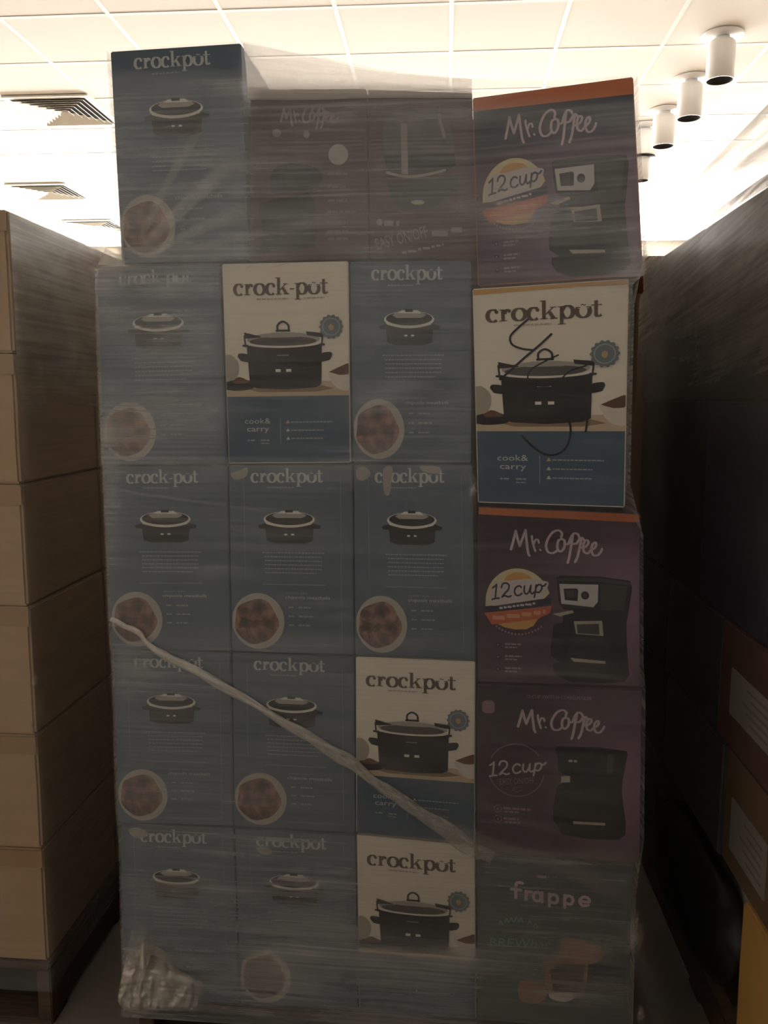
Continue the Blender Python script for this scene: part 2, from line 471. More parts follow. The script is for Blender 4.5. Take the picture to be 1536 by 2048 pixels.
def pot_big(P):
    """slow cooker of the cream front, drawn in the cream design's coordinates"""
    # things behind and beside it
    P.poly([(762, 705), (1490, 700), (1490, 786), (762, 786)], WOODP, 1)
    P.poly([(880, 740), (1330, 725), (1400, 745), (1290, 762), (960, 762)], SHADP, 1.6)
    P.poly(smooth([(764, 545), (800, 545), (838, 585), (842, 640), (815, 690), (764, 700)], 5), GREYBOWL, 2)
    P.poly(smooth([(764, 700), (850, 684), (920, 700), (945, 722), (905, 745), (820, 752), (764, 745)], 5), BLACKP, 3)
    P.poly(smooth([(800, 700), (840, 672), (890, 690), (900, 706), (820, 712)], 4), BROWNP, 3.5)
    P.poly(smooth([(1370, 650), (1440, 618), (1489, 604), (1489, 660), (1430, 668)], 5), BROWNP, 3.5)
    P.poly(smooth([(1362, 655), (1430, 662), (1489, 655), (1489, 752), (1430, 750), (1390, 715)], 5), BOWLP, 3)
    # body
    P.poly([(893, 488), (1332, 488), (1326, 720), (1290, 738), (1110, 748), (940, 738), (906, 718)], POTP, 4)
    P.poly(smooth([(838, 555), (850, 536), (905, 545), (905, 585), (858, 580)], 4), POTP, 4.2)
    P.poly(smooth([(1392, 553), (1380, 535), (1325, 545), (1325, 588), (1378, 580)], 4), POTP, 4.2)
    # lid
    P.poly(circ(1110, 462, 224, 46, 48), RIMP, 5)
    P.poly(circ(1110, 460, 212, 40, 48), GLASSP, 5.6)
    P.poly(circ(1108, 470, 196, 28, 48), GLASSD, 6.2)
    P.strip([(x, 470 + 32 * math.sqrt(max(0, 1 - ((x - 1110) / 232) ** 2))) for x in range(880, 1341, 10)], 11, RIMP, 6.8)
    P.poly([(1040, 420), (1180, 420), (1200, 448), (1020, 448)], GLASSP, 7)
    P.strip(smooth([(1078, 412), (1078, 378), (1108, 358), (1140, 378), (1142, 412)], 6), 11, BLACKP, 8)
    P.strip([(1072, 410), (1146, 410)], 12, BLACKP, 8)
    for sx in (1, -1):
        cx = 1110 + sx * 182
        P.poly([(cx - 48, 424 + 8 * sx), (cx + 48, 424 - 8 * sx + 8), (cx + 56 * 1, 446), (cx - 40, 452)] if sx < 0 else
               [(cx - 50, 416), (cx + 44, 426), (cx + 50, 452), (cx - 44, 438)], POTP, 8)
        P.strip([(1110 + sx * 228, 436), (1110 + sx * 222, 498)], 9, POTP, 8)
        P.strip([(1110 + sx * 212, 492), (1110 + sx * 236, 492)], 12, POTP, 8.5)
    for x in (1060, 1122): P.rect(x, 630, x + 30, 646, RIMP, 8)
    P.words(1070, 1140, 548, 5, GLASSP, 8, 3)

def cream_front(f, dash=False, split=785, seed=0):
    f.rect = (762, 25, 728, 1155)
    Part(f, 'blue_band').rect(762, split, 1490, 1181, BLUE2, 0).done()
    p = Part(f, 'logo', 'dark brown serif lettering')
    serif_word(p, 'crock-pUt' if dash else 'crockpUt', 826, 1376, 204, 62, DARK); p.done()
    p = Part(f, 'small_print')
    p.words(960, 1140, 224, 8, MIDINK, 2, seed)
    if dash: p.words(1232, 1352, 222, 8, MIDINK, 2, seed + 1)
    p.done()
    p = Part(f, 'cooker_picture'); pot_big(p); p.done()
    p = Part(f, 'seal', 'round scalloped blue badge')
    sc = [(1388 + (66 + 4 * math.cos(14 * a)) * math.cos(a), 392 + (66 + 4 * math.cos(14 * a)) * math.sin(a)) for a in [2 * math.pi * i / 112 for i in range(112)]]
    p.poly(sc, BADGE, 9).strip(circ(1388, 392, 48, n=40), 5, BADGE2, 9.5, closed=True)
    p.poly(circ(1388, 395, 15, 18, 20), GOLD, 9.7); p.done()
    y = 915 + (split - 785)
    p = Part(f, 'cook_and_carry_text')
    p.text('cook&', 868, y + 30, 1022, 34, WHITE); p.text('carry', 880, y + 76, 1012, 34, WHITE)
    p.words(880, 925, y + 124, 9, GREYINK, 2, 1); p.words(960, 1012, y + 124, 9, GREYINK, 2, 2); p.words(960, 1012, y + 144, 6, GREYINK, 2, 2)
    p.rect(1078, y, 1081, y + 150, GREYINK, 2)
    for i, w in enumerate((1390, 1335, 1330)):
        p.poly([(1112, y + 30 + 48 * i), (1124, y + 10 + 48 * i), (1136, y + 30 + 48 * i)], GOLD if i == 0 else WHITE, 2)
        p.words(1142, w, y + 20 + 48 * i, 7, GREYINK, 2, i)
    p.done()

def recipe_side(f, dash=False, frame=1, tear=None, faded=False, seed=0):
    """blue recipe panel"""
    f.rect = (458, 930, 250, 375)
    L = WHITE
    p = Part(f, 'logo', 'pale serif lettering')
    serif_word(p, 'crock-pUt' if dash else 'crockpUt', 503, 650, 963, 17.5, L); p.done()
    p = Part(f, 'cooker_picture')
    B = POTD
    p.poly([(531, 1046), (630, 1046), (627, 1078), (612, 1083), (550, 1083), (534, 1078)], B, 2)
    p.poly([(516, 1048), (534, 1043), (534, 1054), (520, 1054)], B, 2.1).poly([(644, 1048), (627, 1043), (627, 1054), (642, 1054)], B, 2.1)
    p.poly(circ(580, 1036, 52, 16, 40), RIMP, 3).poly(circ(580, 1034, 48, 13, 40), B, 3.5)
    p.poly([(545, 1028), (556, 1021), (604, 1021), (616, 1028), (606, 1033), (554, 1033)], GLASSP, 4)
    p.poly([(556, 1024), (565, 1019), (598, 1019), (606, 1025)], RIMP, 4.4)
    p.strip([(528 + 4, 1040)] + [(x, 1040 + 9 * math.sqrt(max(0, 1 - ((x - 580) / 50) ** 2))) for x in range(534, 628, 6)], 2.6, RIMP, 5)
    p.rect(572, 1017, 588, 1022, B, 5)
    p.rect(570, 1064, 576, 1067, RIMP, 5).rect(584, 1064, 590, 1067, RIMP, 5); p.done()
    p = Part(f, 'recipe_text')
    p.words(536, 590, 972, 2.4, GREYINK, 2, seed)
    for i in range(6):
        p.words(524 + (5 if i else 0), 652 - 6 * (i > 0) - (12 if i == 5 else 0), 1101 + i * 8, 2.2, GREYINK, 2, seed + i)
    p.rect(524, 1165, 652, 1166.2, GREYINK, 2)
    p.done(); p = Part(f, 'dish_title')
    p.text("spanish style", 571, 1184, 616, 4.2, GREYINK, 2, shear=.15)
    p.text("chipotle meatballs", 570, 1194, 661, 6.5, WHITE, 2, shear=.15)
    p.done(); p = Part(f, 'recipe_notes')
    for i in range(3):
        y = 1210 + i * 18
        p.words(577, 588, y, 3, GREYINK, 2, i).words(597, 622 + 4 * (i % 2), y, 3, GREYINK, 2, i + 5)
    if frame:
        p.done(); p = Part(f, 'frame_line')
        p.rect(488, 952, 489.2, 1150, FAINT, 1.5).rect(684, 952, 685.2, 1288, FAINT, 1.5).rect(560, 1288, 685.2, 1289.2, FAINT, 1.5)
        p.rect(488, 952, 500, 953, FAINT, 1.5)
    p.done()
    p = Part(f, 'dish_picture', 'round bowl of meatballs cut off by the carton edge')
    def cl(pts): return [(max(461, x), min(1302, y)) for x, y in pts]
    p.poly(cl(circ(514, 1241, 54, 57, 56)), PLATE, 2)
    p.poly(cl(circ(514, 1241, 51.5, 54, 56)), BLUE if False else PLATE, 2.5)
    q = [(514 + (45 + 2.5 * math.sin(5 * a + 1)) * math.cos(a) - 4, 1242 + (46 + 2 * math.sin(4 * a)) * math.sin(a)) for a in [2 * math.pi * i / 60 for i in range(60)]]
    p.poly(cl(q), FOOD, 3.2); p.done()
    if tear:
        for poly in tear: Part(f, 'torn_patch', 'pale patch where the print is torn off').poly(smooth(poly, 4, True), TORN, 3.6).done()

def plum(dark=(.030, .019, .024), light=(.175, .098, .140), cx=.95, cy=.55, s=.42):
    def fn(u, v):
        t = math.exp(-(((u - cx) / s) ** 2 + ((v - cy) / (s * 1.15)) ** 2)); t = max(t, .22 * v)
        return tuple(a + (b - a) * t for a, b in zip(dark, light))
    return fn

def programmable_front(f, bgfn, band=True):
    f.rect = (65, 45, 1370, 1455)
    Part(f, 'background_print').grid((65, 45, 1435, 1500), bgfn, vcmat('plum_gradient_print')).done()
    if band: Part(f, 'top_edge', 'orange top edge').poly([(65, 45), (1435, 45), (1435, 120), (65, 108)], ORANGE, 1).done()
    p = Part(f, 'logo', 'pale brush lettering'); script_logo(p, Affine(.955, .955, 5, 68), SCRIPTW, w=23); p.done()
    p = Part(f, 'cup_badge', 'round cream and orange badge')
    p.poly([(130, 860)] + [(410 + 278 * math.cos(math.radians(a)), 815 + 278 * math.sin(math.radians(a))) for a in range(178, 345, 5)] + [(620, 790)], BADGECREAM, 2)
    p.poly(circ(415, 660, 130, 90, 30), AMBER, 2.3)
    p.poly(smooth([(170, 740), (230, 650), (340, 640), (500, 620), (620, 630), (668, 650), (640, 720), (590, 790), (400, 830), (170, 850)], 5, True), HALO, 2.7)
    p.poly([(120, 870), (690, 768), (692, 820), (600, 845), (150, 925)], NAVYINK, 3.4)
    p.words(250, 555, 862, 16, HALO, 3.8, 4, rot=-.17)
    p.poly([(120, 915), (695, 838), (680, 900), (600, 935), (590, 950), (185, 1012)], RIBBON, 3.6)
    p.words(190, 640, 935, 34, RIBLIGHT, 4.2, 6, rot=-.15)
    p.poly([(235, 1005), (580, 950), (540, 1010), (480, 1040), (380, 1045), (300, 1032)], AMBER, 3.3)
    for i in range(15):
        a = math.radians(128 - i * 5.6)
        x, y = 410 + 300 * math.cos(a), 800 + 285 * math.sin(a); p.poly(circ(x, y, 8, 10, 8), PLUMTEXT, 3)
    twelve_cup(p, Affine(.86, .86, 110, 78, 0), NAVYINK, 5, 17); p.done()
    p = Part(f, 'feature_list')
    for i in range(3):
        y = 1180 + i * 102
        p.poly(circ(238, y, 20, n=16), NAVYINK, 2).poly(circ(238, y, 7, n=10), PLUMTEXT, 2.5)
        p.words(298, 440, y - 16, 14, PLUMTEXT, 2, i).words(298, 400, y + 12, 12, PLUMTEXT, 2, i + 9)
    p.done()
    p = Part(f, 'machine_picture', 'black drip machine with a silver control panel')
    p.poly([(735, 602), (770, 584), (1100, 578), (1350, 604), (1368, 660), (1340, 860), (1320, 960), (1326, 1180), (1345, 1400), (1300, 1462), (1120, 1482),
            (860, 1478), (740, 1430), (702, 1370), (705, 1320), (770, 1315), (690, 1260), (684, 1200), (712, 990), (785, 975), (790, 915), (880, 885), (870, 868), (790, 860), (756, 815), (742, 700)], MACH, 2)
    p.poly([(745, 604), (1100, 590), (1352, 616), (1360, 640), (1100, 622), (750, 628)], MACH2, 2.5)
    p.poly([(1100, 640), (1330, 650), (1300, 860), (1110, 860)], MACH2, 2.5)
    p.poly([(758, 652), (1086, 646), (1082, 790), (1045, 836), (776, 816)], SILVERP, 3)
    p.poly([(795, 690), (905, 684), (918, 700), (912, 790), (805, 784)], MACH, 3.5).poly([(818, 704), (885, 700), (882, 762), (820, 760)], MACH2, 4)
    p.poly(circ(975, 740, 34, n=24), MACH, 3.6).poly(circ(975, 742, 20, n=20), MACH2, 4)
    p.poly([(700, 905), (870, 868), (880, 888), (790, 915), (770, 925)], GLINT, 3)
    p.poly([(880, 960), (1118, 948), (1130, 1076), (900, 1066)], GLINT, 3).poly([(905, 985), (1090, 974), (1096, 1066), (912, 1060)], MACH2, 3.5)
    p.poly([(870, 1090), (1150, 1080), (1200, 1240), (820, 1250)], MACH3, 3)
    p.poly([(850, 1270), (1145, 1290), (1145, 1312), (880, 1302)], GLINT, 3.6); p.done()

def switch_front(f, bgfn):
    f.rect = (-25, -72, 1535, 1690)
    Part(f, 'background_print').grid((-25, -72, 1510, 1618), bgfn, vcmat('plum_gradient_print')).done()
    p = Part(f, 'logo', 'pale brush lettering'); script_logo(p, Affine(1, 1, 0, 0), SCRIPTW, w=25)
    p.done(); p = Part(f, 'caption')
    p.text('12-CUP SWITCH COFFEEMAKER', 440, 46, 1048, 36, PLUMTEXT, 2); p.done()
    p = Part(f, 'corner_seal'); p.poly(smooth([(28, 95), (125, 90), (132, 195), (30, 198)], 5, True), PLUMLINE, 2)
    for i in range(3): p.words(42, 120, 108 + 28 * i, 12, PLUMTEXT, 2.5, i)
    p.done()
    p = Part(f, 'cup_badge', 'thin ring around the words')
    p.strip([(345 + 262 * math.cos(math.radians(a)), 765 + 262 * math.sin(math.radians(a))) for a in range(205, 330, 5)], 9, PLUMLINE)
    p.strip([(345 + 262 * math.cos(math.radians(a)), 765 + 262 * math.sin(math.radians(a))) for a in range(10, 165, 5)], 9, PLUMLINE)
    twelve_cup(p, Affine(1, 1, 0, 0), SCRIPTW, 4, 17)
    p.text('EASY ON/OFF', 190, 920, 520, 66, PLUMLINE, 3, rot=-.10)
    p.strip([(320, 940), (400, 930), (400, 960), (350, 985), (310, 965), (320, 940)], 5, PLUMLINE, 3); p.done()
    p = Part(f, 'feature_list')
    for i in range(2):
        y = 1165 + i * 105
        p.strip(circ(170, y, 36, n=24), 6, PLUMLINE, 2, closed=True).poly(circ(170, y, 10, n=12), PLUMLINE, 2)
        p.words(225, 480 - 110 * i, y - 20, 22, PLUMLINE, 2, i).words(235, 380, y + 16, 18, PLUMLINE, 2, i + 3)
    p.done()
    p = Part(f, 'machine_picture', 'black drip machine')
    p.poly([(708, 540), (735, 505), (1100, 495), (1375, 520), (1382, 560), (1345, 770), (1332, 900), (1342, 1010), (1372, 1220), (1370, 1340), (1300, 1400), (1050, 1410),
            (780, 1385), (745, 1310), (692, 1240), (700, 1080), (728, 905), (780, 868), (850, 855), (853, 795), (790, 780), (742, 745), (732, 620)], MACH, 2)
    p.poly([(1200, 560), (1260, 560), (1250, 750), (1190, 750)], MACH2, 3)
    p.poly([(740, 930), (1300, 930), (1340, 1180), (1330, 1260), (730, 1270), (710, 1180)], MACH3, 3)
    p.words(835, 915, 632, 22, GLINT, 3, 4)
    p.poly([(768, 800), (850, 795), (850, 855), (768, 862)], GLINT, 1.5)
    p.poly([(880, 1240), (1180, 1236), (1182, 1262), (885, 1268)], GLINT, 3.6); p.done()

def frappe_front(f):
    f.rect = (632, 85, 788, 920)
    def bgf(u, v):
        a, b, c = (.030, .034, .050), (.062, .098, .088), (.040, .062, .056)
        t = min(1, max(0, (v - .15) / .35)); return tuple(x + (y - x) * t for x, y in zip(a, tuple(p + (q - p) * u for p, q in zip(b, c))))
    Part(f, 'background_print').grid((632, 85, 1420, 1005), bgf, vcmat('plum_gradient_print')).done()
    p = Part(f, 'logo', 'bold rounded pale lettering')
    w = 16
    def s(pts, k=8): p.strip(smooth(pts, k), w, SCRIPTW, 3)
    s([(832, 306), (832, 245), (842, 225), (866, 226)]); s([(810, 262), (858, 264)], 2)
    s([(884, 312), (884, 266)], 2); s([(884, 290), (892, 272), (912, 270)])
    s([(962, 290), (952, 270), (930, 272), (922, 292), (932, 314), (954, 312), (962, 290)]); s([(966, 268), (966, 318)], 2)
    for x in (1004, 1082):
        s([(x, 272), (x, 338)], 2); s([(x, 296), (x + 10, 276), (x + 34, 278), (x + 42, 298), (x + 32, 318), (x + 8, 316)])
    s([(1160, 298), (1206, 298), (1198, 276), (1172, 276), (1158, 298), (1172, 320), (1202, 316)])
    p.words(940, 1000, 176, 14, PLUMTEXT, 3, 2); p.done()
    p = Part(f, 'brew_text', 'green slanted lettering')
    for i, (x, y, r) in enumerate(((745, 462, -.5), (775, 446, -.2), (800, 440, -.12), (826, 436, 0), (850, 436, .1), (895, 446, .3), (925, 460, .5))):
        p.strip([(x, y), (x + 10, y - 22)], 6, TEALINK).strip([(x + 10, y - 22), (x + 20, y)], 6, TEALINK)
    p.done(); p = Part(f, 'brew_title', 'green slanted lettering')
    p.text('BREWbar', 694, 586, 1012, 50, TEALINK, 2, rot=-.05, shear=.15)
    p.done()
    p = Part(f, 'drink_picture', 'iced coffee glass and cup')
    p.poly(smooth([(1066, 520), (1130, 505), (1215, 520), (1275, 545), (1280, 600), (1215, 640), (1070, 640)], 5, True), COFFEEP, 2)
    p.poly([(970, 625), (1210, 600), (1200, 760), (1170, 815), (1020, 830), (985, 780)], COFFEEP, 3)
    p.poly([(1005, 655), (1190, 645), (1180, 800), (1030, 815)], COFFEED, 3.6)
    p.poly(smooth([(850, 770), (930, 752), (990, 790), (990, 850), (930, 885), (855, 865)], 5, True), COFFEEP, 3)
    p.poly(smooth([(1010, 820), (1090, 800), (1140, 830), (1090, 862), (1020, 850)], 5, True), HALO, 3.4)
    p.poly([(1200, 640), (1400, 640), (1400, 780), (1190, 800)], MACH, 1.4)
    p.done()

def burgundy_side_a(f):
    f.rect = (50, 90, 780, 1095)
    p = Part(f, 'logo', 'faded brush lettering')
    script_logo(p, Affine(.47, .52, 90, 120), mat('faded_script_ink', (.20, .15, .16)), w=30)
    p.poly(circ(230, 365, 30, 26, 16), mat('faded_script_ink', (.2, .15, .16)), 2).poly(circ(430, 375, 22, 24, 16), mat('faded_script_ink', (.2, .15, .16)), 2); p.done()
    p = Part(f, 'round_seal'); p.poly(circ(640, 505, 66, n=30), mat('faded_seal_ink', (.30, .27, .26)), 2); p.done()
    p = Part(f, 'machine_picture', 'black machine silhouette')
    p.poly(smooth([(185, 720), (200, 600), (290, 560), (440, 570), (520, 610), (532, 660), (480, 715), (330, 745), (220, 745)], 5, True), MACH, 2)
    p.poly([(110, 810), (200, 790), (440, 745), (480, 800), (500, 960), (480, 1100), (60, 1140), (60, 1100), (130, 1090), (130, 930), (105, 900)], MACH3, 1.6)
    p.done()
    p = Part(f, 'feature_list')
    for i, y in enumerate((620, 705, 790, 865, 930, 990, 1040)):
        p.words(565, 700 if i != 3 else 750, y, 14, mat('faded_text_ink', (.17, .12, .13)), 2, i)
    p.done()
def burgundy_side_b(f):
    f.rect = (820, 120, 690, 1060)
    p = Part(f, 'carafe_picture', 'large dark glass carafe')
    p.poly([(930, 262), (1345, 215), (1390, 500), (1380, 600), (1300, 640), (1000, 655), (935, 600), (915, 420)], mat('carafe_glass_ink', (.075, .074, .064), nz=.2, nscale=18), 2)
    p.poly([(920, 525), (1385, 505), (1392, 580), (1330, 622), (1050, 660), (940, 620)], MACH, 2.5)
    p.poly([(940, 690), (1400, 640), (1410, 720), (1250, 850), (1030, 870), (960, 790)], MACH3, 1.6)
    p.rect(1035, 325, 1078, 640, mat('glass_glint_ink', (.22, .19, .17)), 3)
    p.strip(smooth([(940, 632), (1050, 655), (1180, 645), (1320, 612)], 6), 16, GLINT, 3.4)
    p.strip([(1285, 260), (1320, 400)], 22, mat('glass_glint_ink', (.22, .19, .17)), 3)
    p.poly(circ(1138, 818, 44, 15, 20), GLINT, 3.4); p.done()
    p = Part(f, 'slanted_text', 'slanted pale lettering')
    T = mat('slanted_text_ink', (.24, .18, .19))
    p.poly(circ(885, 945, 22, 22, 14), T, 2).words(915, 1015, 935, 34, T, 2, 3)
    p.text('EASY ON/OFF', 868, 1122, 1215, 78, T, 2, rot=-.245)
    p.words(1225, 1420, 1000, 34, T, 2, 6, rot=-.2)
    p.words(1030, 1300, 1130, 16, T, 2, 8, rot=-.2); p.done()

# ------------------------------------------------------------------ room
TILE = .605
ceil_z = CAM_H + 2.03
def structure(name, bm, m, smooth_=False):
    o = bm_obj(name, bm, m, smooth=smooth_); o['kind'] = 'structure'; return o
FLOORM = mat('dusty_vinyl_floor', (.20, .175, .15), .55, .3, nz=.14, nscale=2.2)
WALLM = mat('painted_wall', (.70, .64, .54), .8, .2, nz=.03, nscale=2)
TILEM = mat('ceiling_tile', (.82, .775, .71), .9, .1, nz=.035, nscale=2.0, bump=.05)
TBAR = mat('ceiling_grid_bar', (.82, .78, .71), .6, .2)
X0, X1, Y0_, Y1 = -9.0, 7.5, -6.0, 11.2
bm = bmesh.new(); add_box(bm, (X0, Y0_, -.1), (X1, Y1, 0)); structure('floor', bm, FLOORM)
# ceiling: a separate panel per tile (tile pattern stays inside the one ceiling), bars just below
bm = bmesh.new()
add_box(bm, (X0, Y0_, ceil_z + .012), (X1, Y1, ceil_z + .1))
ny0, ny1 = int((Y0_ - 5.19) / TILE), int((Y1 - 5.19) / TILE)
nx0, nx1 = int(X0 / TILE), int(X1 / TILE)
r_ = random.Random(3)
for i in range(nx0, nx1):
    for j in range(ny0, ny1):
        x, y = i * TILE, 5.19 + j * TILE
        dz = r_.uniform(0, .004); t = [r_.uniform(-.0015, .0015) for _ in range(4)]
        add_box(bm, (x + .001, y + .001, ceil_z + .0005 + dz * .3), (x + TILE - .001, y + TILE - .001, ceil_z + .012))
structure('ceiling', bm, TILEM)
bm = bmesh.new()
for i in range(nx0, nx1 + 1): add_box(bm, (i * TILE - .012, Y0_, ceil_z - .0012), (i * TILE + .012, Y1, ceil_z + .001))
for j in range(ny0, ny1 + 1): add_box(bm, (X0, 5.19 + j * TILE - .012, ceil_z - .0011), (X1, 5.19 + j * TILE + .012, ceil_z + .0012))
structure('trim_1', bm, TBAR)
bm = bmesh.new(); add_box(bm, (X0 - .1, Y0_, 0), (X0, Y1, ceil_z + .1)); structure('wall_left', bm, WALLM)
bm = bmesh.new(); add_box(bm, (X1, Y0_, 0), (X1 + .1, Y1, ceil_z + .1)); structure('wall_right', bm, WALLM)
# far wall with a long shop window
WX0, WX1, WZ0, WZ1 = -7.6, 6.4, 1.6, 3.5
bm = bmesh.new()
add_box(bm, (X0, Y1, 0), (X1, Y1 + .2, WZ0)); add_box(bm, (X0, Y1, WZ1), (X1, Y1 + .2, ceil_z + .1))
add_box(bm, (X0, Y1, WZ0), (WX0, Y1 + .2, WZ1)); add_box(bm, (WX1, Y1, WZ0), (X1, Y1 + .2, WZ1))
structure('wall_back', bm, WALLM)
# the wall behind the viewer, with a glowing panel added in it as frontal fill
bm = bmesh.new()
add_box(bm, (X0, Y0_ - .2, 0), (X1, Y0_, 2.3)); add_box(bm, (X0, Y0_ - .2, 3.5), (X1, Y0_, ceil_z + .1))
add_box(bm, (X0, Y0_ - .2, 2.3), (-3.8, Y0_, 3.5)); add_box(bm, (2.0, Y0_ - .2, 2.3), (X1, Y0_, 3.5))
structure('wall_front', bm, WALLM)
m, nt, b = newmat('rear_fill_glow'); nt.nodes.remove(b)
em = nt.nodes.new('ShaderNodeEmission'); em.inputs[0].default_value = (1, .95, .88, 1); em.inputs[1].default_value = REAR_FILL_POWER
nt.links.new(em.outputs[0], nt.nodes['Material Output'].inputs[0])
bm = bmesh.new(); add_box(bm, (-3.8, Y0_ - .14, 2.3), (2.0, Y0_ - .12, 3.5)); structure('fill_panel', bm, m)
m, nt, b = newmat('daylit_window'); nt.nodes.remove(b)
em = nt.nodes.new('ShaderNodeEmission'); em.inputs[0].default_value = (*WINDOW_TINT, 1); em.inputs[1].default_value = WINDOW_POWER
nt.links.new(em.outputs[0], nt.nodes['Material Output'].inputs[0])
bm = bmesh.new(); add_box(bm, (WX0, Y1 + .12, WZ0), (WX1, Y1 + .14, WZ1)); structure('window_1', bm, m)
bm = bmesh.new()
for i in range(8):
    x = WX0 + (WX1 - WX0) * i / 7; add_box(bm, (x - .03, Y1 + .02, WZ0), (x + .03, Y1 + .10, WZ1))
add_box(bm, (WX0, Y1 + .02, WZ0), (WX1, Y1 + .10, WZ0 + .06)); add_box(bm, (WX0, Y1 + .02, WZ1 - .06), (WX1, Y1 + .10, WZ1))
structure('trim_2', bm, mat('window_frame_metal', (.25, .24, .22), .5))

# ceiling air vents: square frame and four banks of slats
VENTW = mat('vent_white_metal', (.72, .68, .60), .5)
VENTD = mat('vent_dark_throat', (.05, .045, .04), .8)
def vent(x0, y0, label, open_=.0):
    e = bpy.data.objects.new('ceiling_vent', None); COL.objects.link(e); e.location = (x0 + .3, y0 + .3, ceil_z - .004)
    tagit(e, label, 'vent', 'square ceiling vents')
    bm = bmesh.new()
    for a, c in (((-.3, -.3), (.3, -.262)), ((-.3, .262), (.3, .3)), ((-.3, -.262), (-.262, .262)), ((.262, -.262), (.3, .262))):
        add_box(bm, (a[0], a[1], -.012), (c[0], c[1], 0))
    bm_obj('frame', bm, VENTW, e)
    bm = bmesh.new(); add_box(bm, (-.262, -.262, -.001), (.262, .262, 0)); bm_obj('throat', bm, VENTD, e)
    for k in range(4):
        bm = bmesh.new()
        for i in range(6):
            r = .250 - i * .040; w = .030
            # sloping blade, trapezoid in plan
            zt, zb = -.001, -.022
            vs = [(-r, -r, zb), (r, -r, zb), (r - w, -r + w, zt - .002), (-r + w, -r + w, zt - .002)]
            q = [bm.verts.new(v) for v in vs] + [bm.verts.new((v[0], v[1], v[2] + .002)) for v in vs]
            bm.faces.new(q[:4][::-1]); bm.faces.new(q[4:])
            for a in range(4): bm.faces.new((q[a], q[(a + 1) % 4], q[4 + (a + 1) % 4], q[4 + a]))
        bmesh.ops.rotate(bm, cent=(0, 0, 0), matrix=Matrix.Rotation(k * math.pi / 2, 3, 'Z'), verts=bm.verts)
        bm_obj('slat_bank', bm, VENTW, e)
    return e
vent(-3.015, 5.68, 'square louvred ceiling vent nearest the camera, above the tan cartons')
vent(-4.20, 7.88, 'square ceiling vent farther back, faint in the bright ceiling')
vent(-4.40, 9.45, 'farthest ceiling vent, just left of the tall blue carton')

# canister lamps under the ceiling (switched off)
CANW = mat('white_can_metal', (.88, .87, .86), .3, .6)
CAND = mat('black_can_baffle', (.012, .011, .010), .6)
def canister(x, y, label, r=.076, h=.21, drop=.0, snout=False):
    e = bpy.data.objects.new('canister_lamp', None); COL.objects.link(e); e.location = (x, y, ceil_z - .003)
    tagit(e, label, 'ceiling lamp', 'white canister lamps in a row under the ceiling')
    bm = bmesh.new(); lathe(bm, [(0.001, 0), (r * 1.5, 0), (r * 1.52, -.006), (r * 1.42, -.012), (.001, -.012)]); bm_obj('mounting_plate', bm, CANW, e)
    bm = bmesh.new(); lathe(bm, [(.001, -.012), (r * .55, -.012), (r * .55, -.045), (.001, -.045)]); bm_obj('neck', bm, CANW, e)
    bm = bmesh.new()
    t = -.032
    if not snout:
        lathe(bm, [(.001, t), (r * .82, t), (r * .97, t - .012), (r, t - .03), (r, t - h), (r * .94, t - h), (r * .92, t - h + .02)])
        bm_obj('can_body', bm, CANW, e)
        bm = bmesh.new(); lathe(bm, [(r * .93, t - h + .003), (r * .88, t - h + .012), (r * .6, t - h + .03), (.001, t - h + .04)]); bm_obj('baffle', bm, CAND, e)
    else:
        lathe(bm, [(.001, t), (r * .9, t), (r, t - .02), (r, t - .17), (r * .98, t - .18), (.001, t - .18)]); bm_obj('can_body', bm, CANW, e)
        bm = bmesh.new(); lathe(bm, [(r * .99, t - .181), (r * .99, t - .187), (.001, t - .187)]); bm_obj('joint_ring', bm, CAND, e)
        bm = bmesh.new(); lathe(bm, [(r * .58, t - .187), (r * .58, t - .35), (r * .54, t - .35)]); bm_obj('snout', bm, CANW, e)
        bm = bmesh.new(); lathe(bm, [(r * .56, t - .347), (r * .5, t - .34), (.001, t - .335)]); bm_obj('baffle', bm, CAND, e)
canister(1.505, 5.05, 'white canister ceiling lamp nearest the camera, at the upper right')
canister(1.515, 5.68, 'second white canister ceiling lamp from the camera')
canister(1.50, 6.26, 'third white canister ceiling lamp, between the second one and the stepped one')
canister(1.435, 6.62, 'farthest ceiling lamp, a wide white can with a narrow snout', r=.10, snout=True)

# ------------------------------------------------------------------ wooden pallets
def pallet(cx, cy, w, d, psi, label, H=.128):
    e = bpy.data.objects.new('wooden_pallet', None); COL.objects.link(e); e.location = (cx, cy, 0); e.rotation_euler.z = psi
    tagit(e, label, 'pallet', 'wooden shipping pallets')
    def part(name, lo, hi):
        bm = bmesh.new(); add_box(bm, lo, hi, bevel=.003); bm_obj(name, bm, WOOD, e)
    for i in range(7):
        y = -d / 2 + i * (d - .09) / 6; part('deck_board', (-w / 2, y, H - .018), (w / 2, y + .09, H))
    for x in (-w / 2, -.019, w / 2 - .038): part('stringer', (x, -d / 2, .018), (x + .038, d / 2, H - .019))
    for i in range(3):
        y = -d / 2 + i * (d - .09) / 2; part('bottom_board', (-w / 2, y, 0), (w / 2, y + .09, .017))

# ------------------------------------------------------------------ the middle load
GB = 'blue slow cooker cartons in the wrapped stack'
GC = 'cream and blue slow cooker cartons in the wrapped stack'
GM = 'coffee maker cartons in the wrapped stack'
n0 = Vector((-math.sin(PSI), math.cos(PSI), 0))
NB, NC, NM = 'slow_cooker_carton', 'slow_cooker_carton', 'coffee_maker_carton'
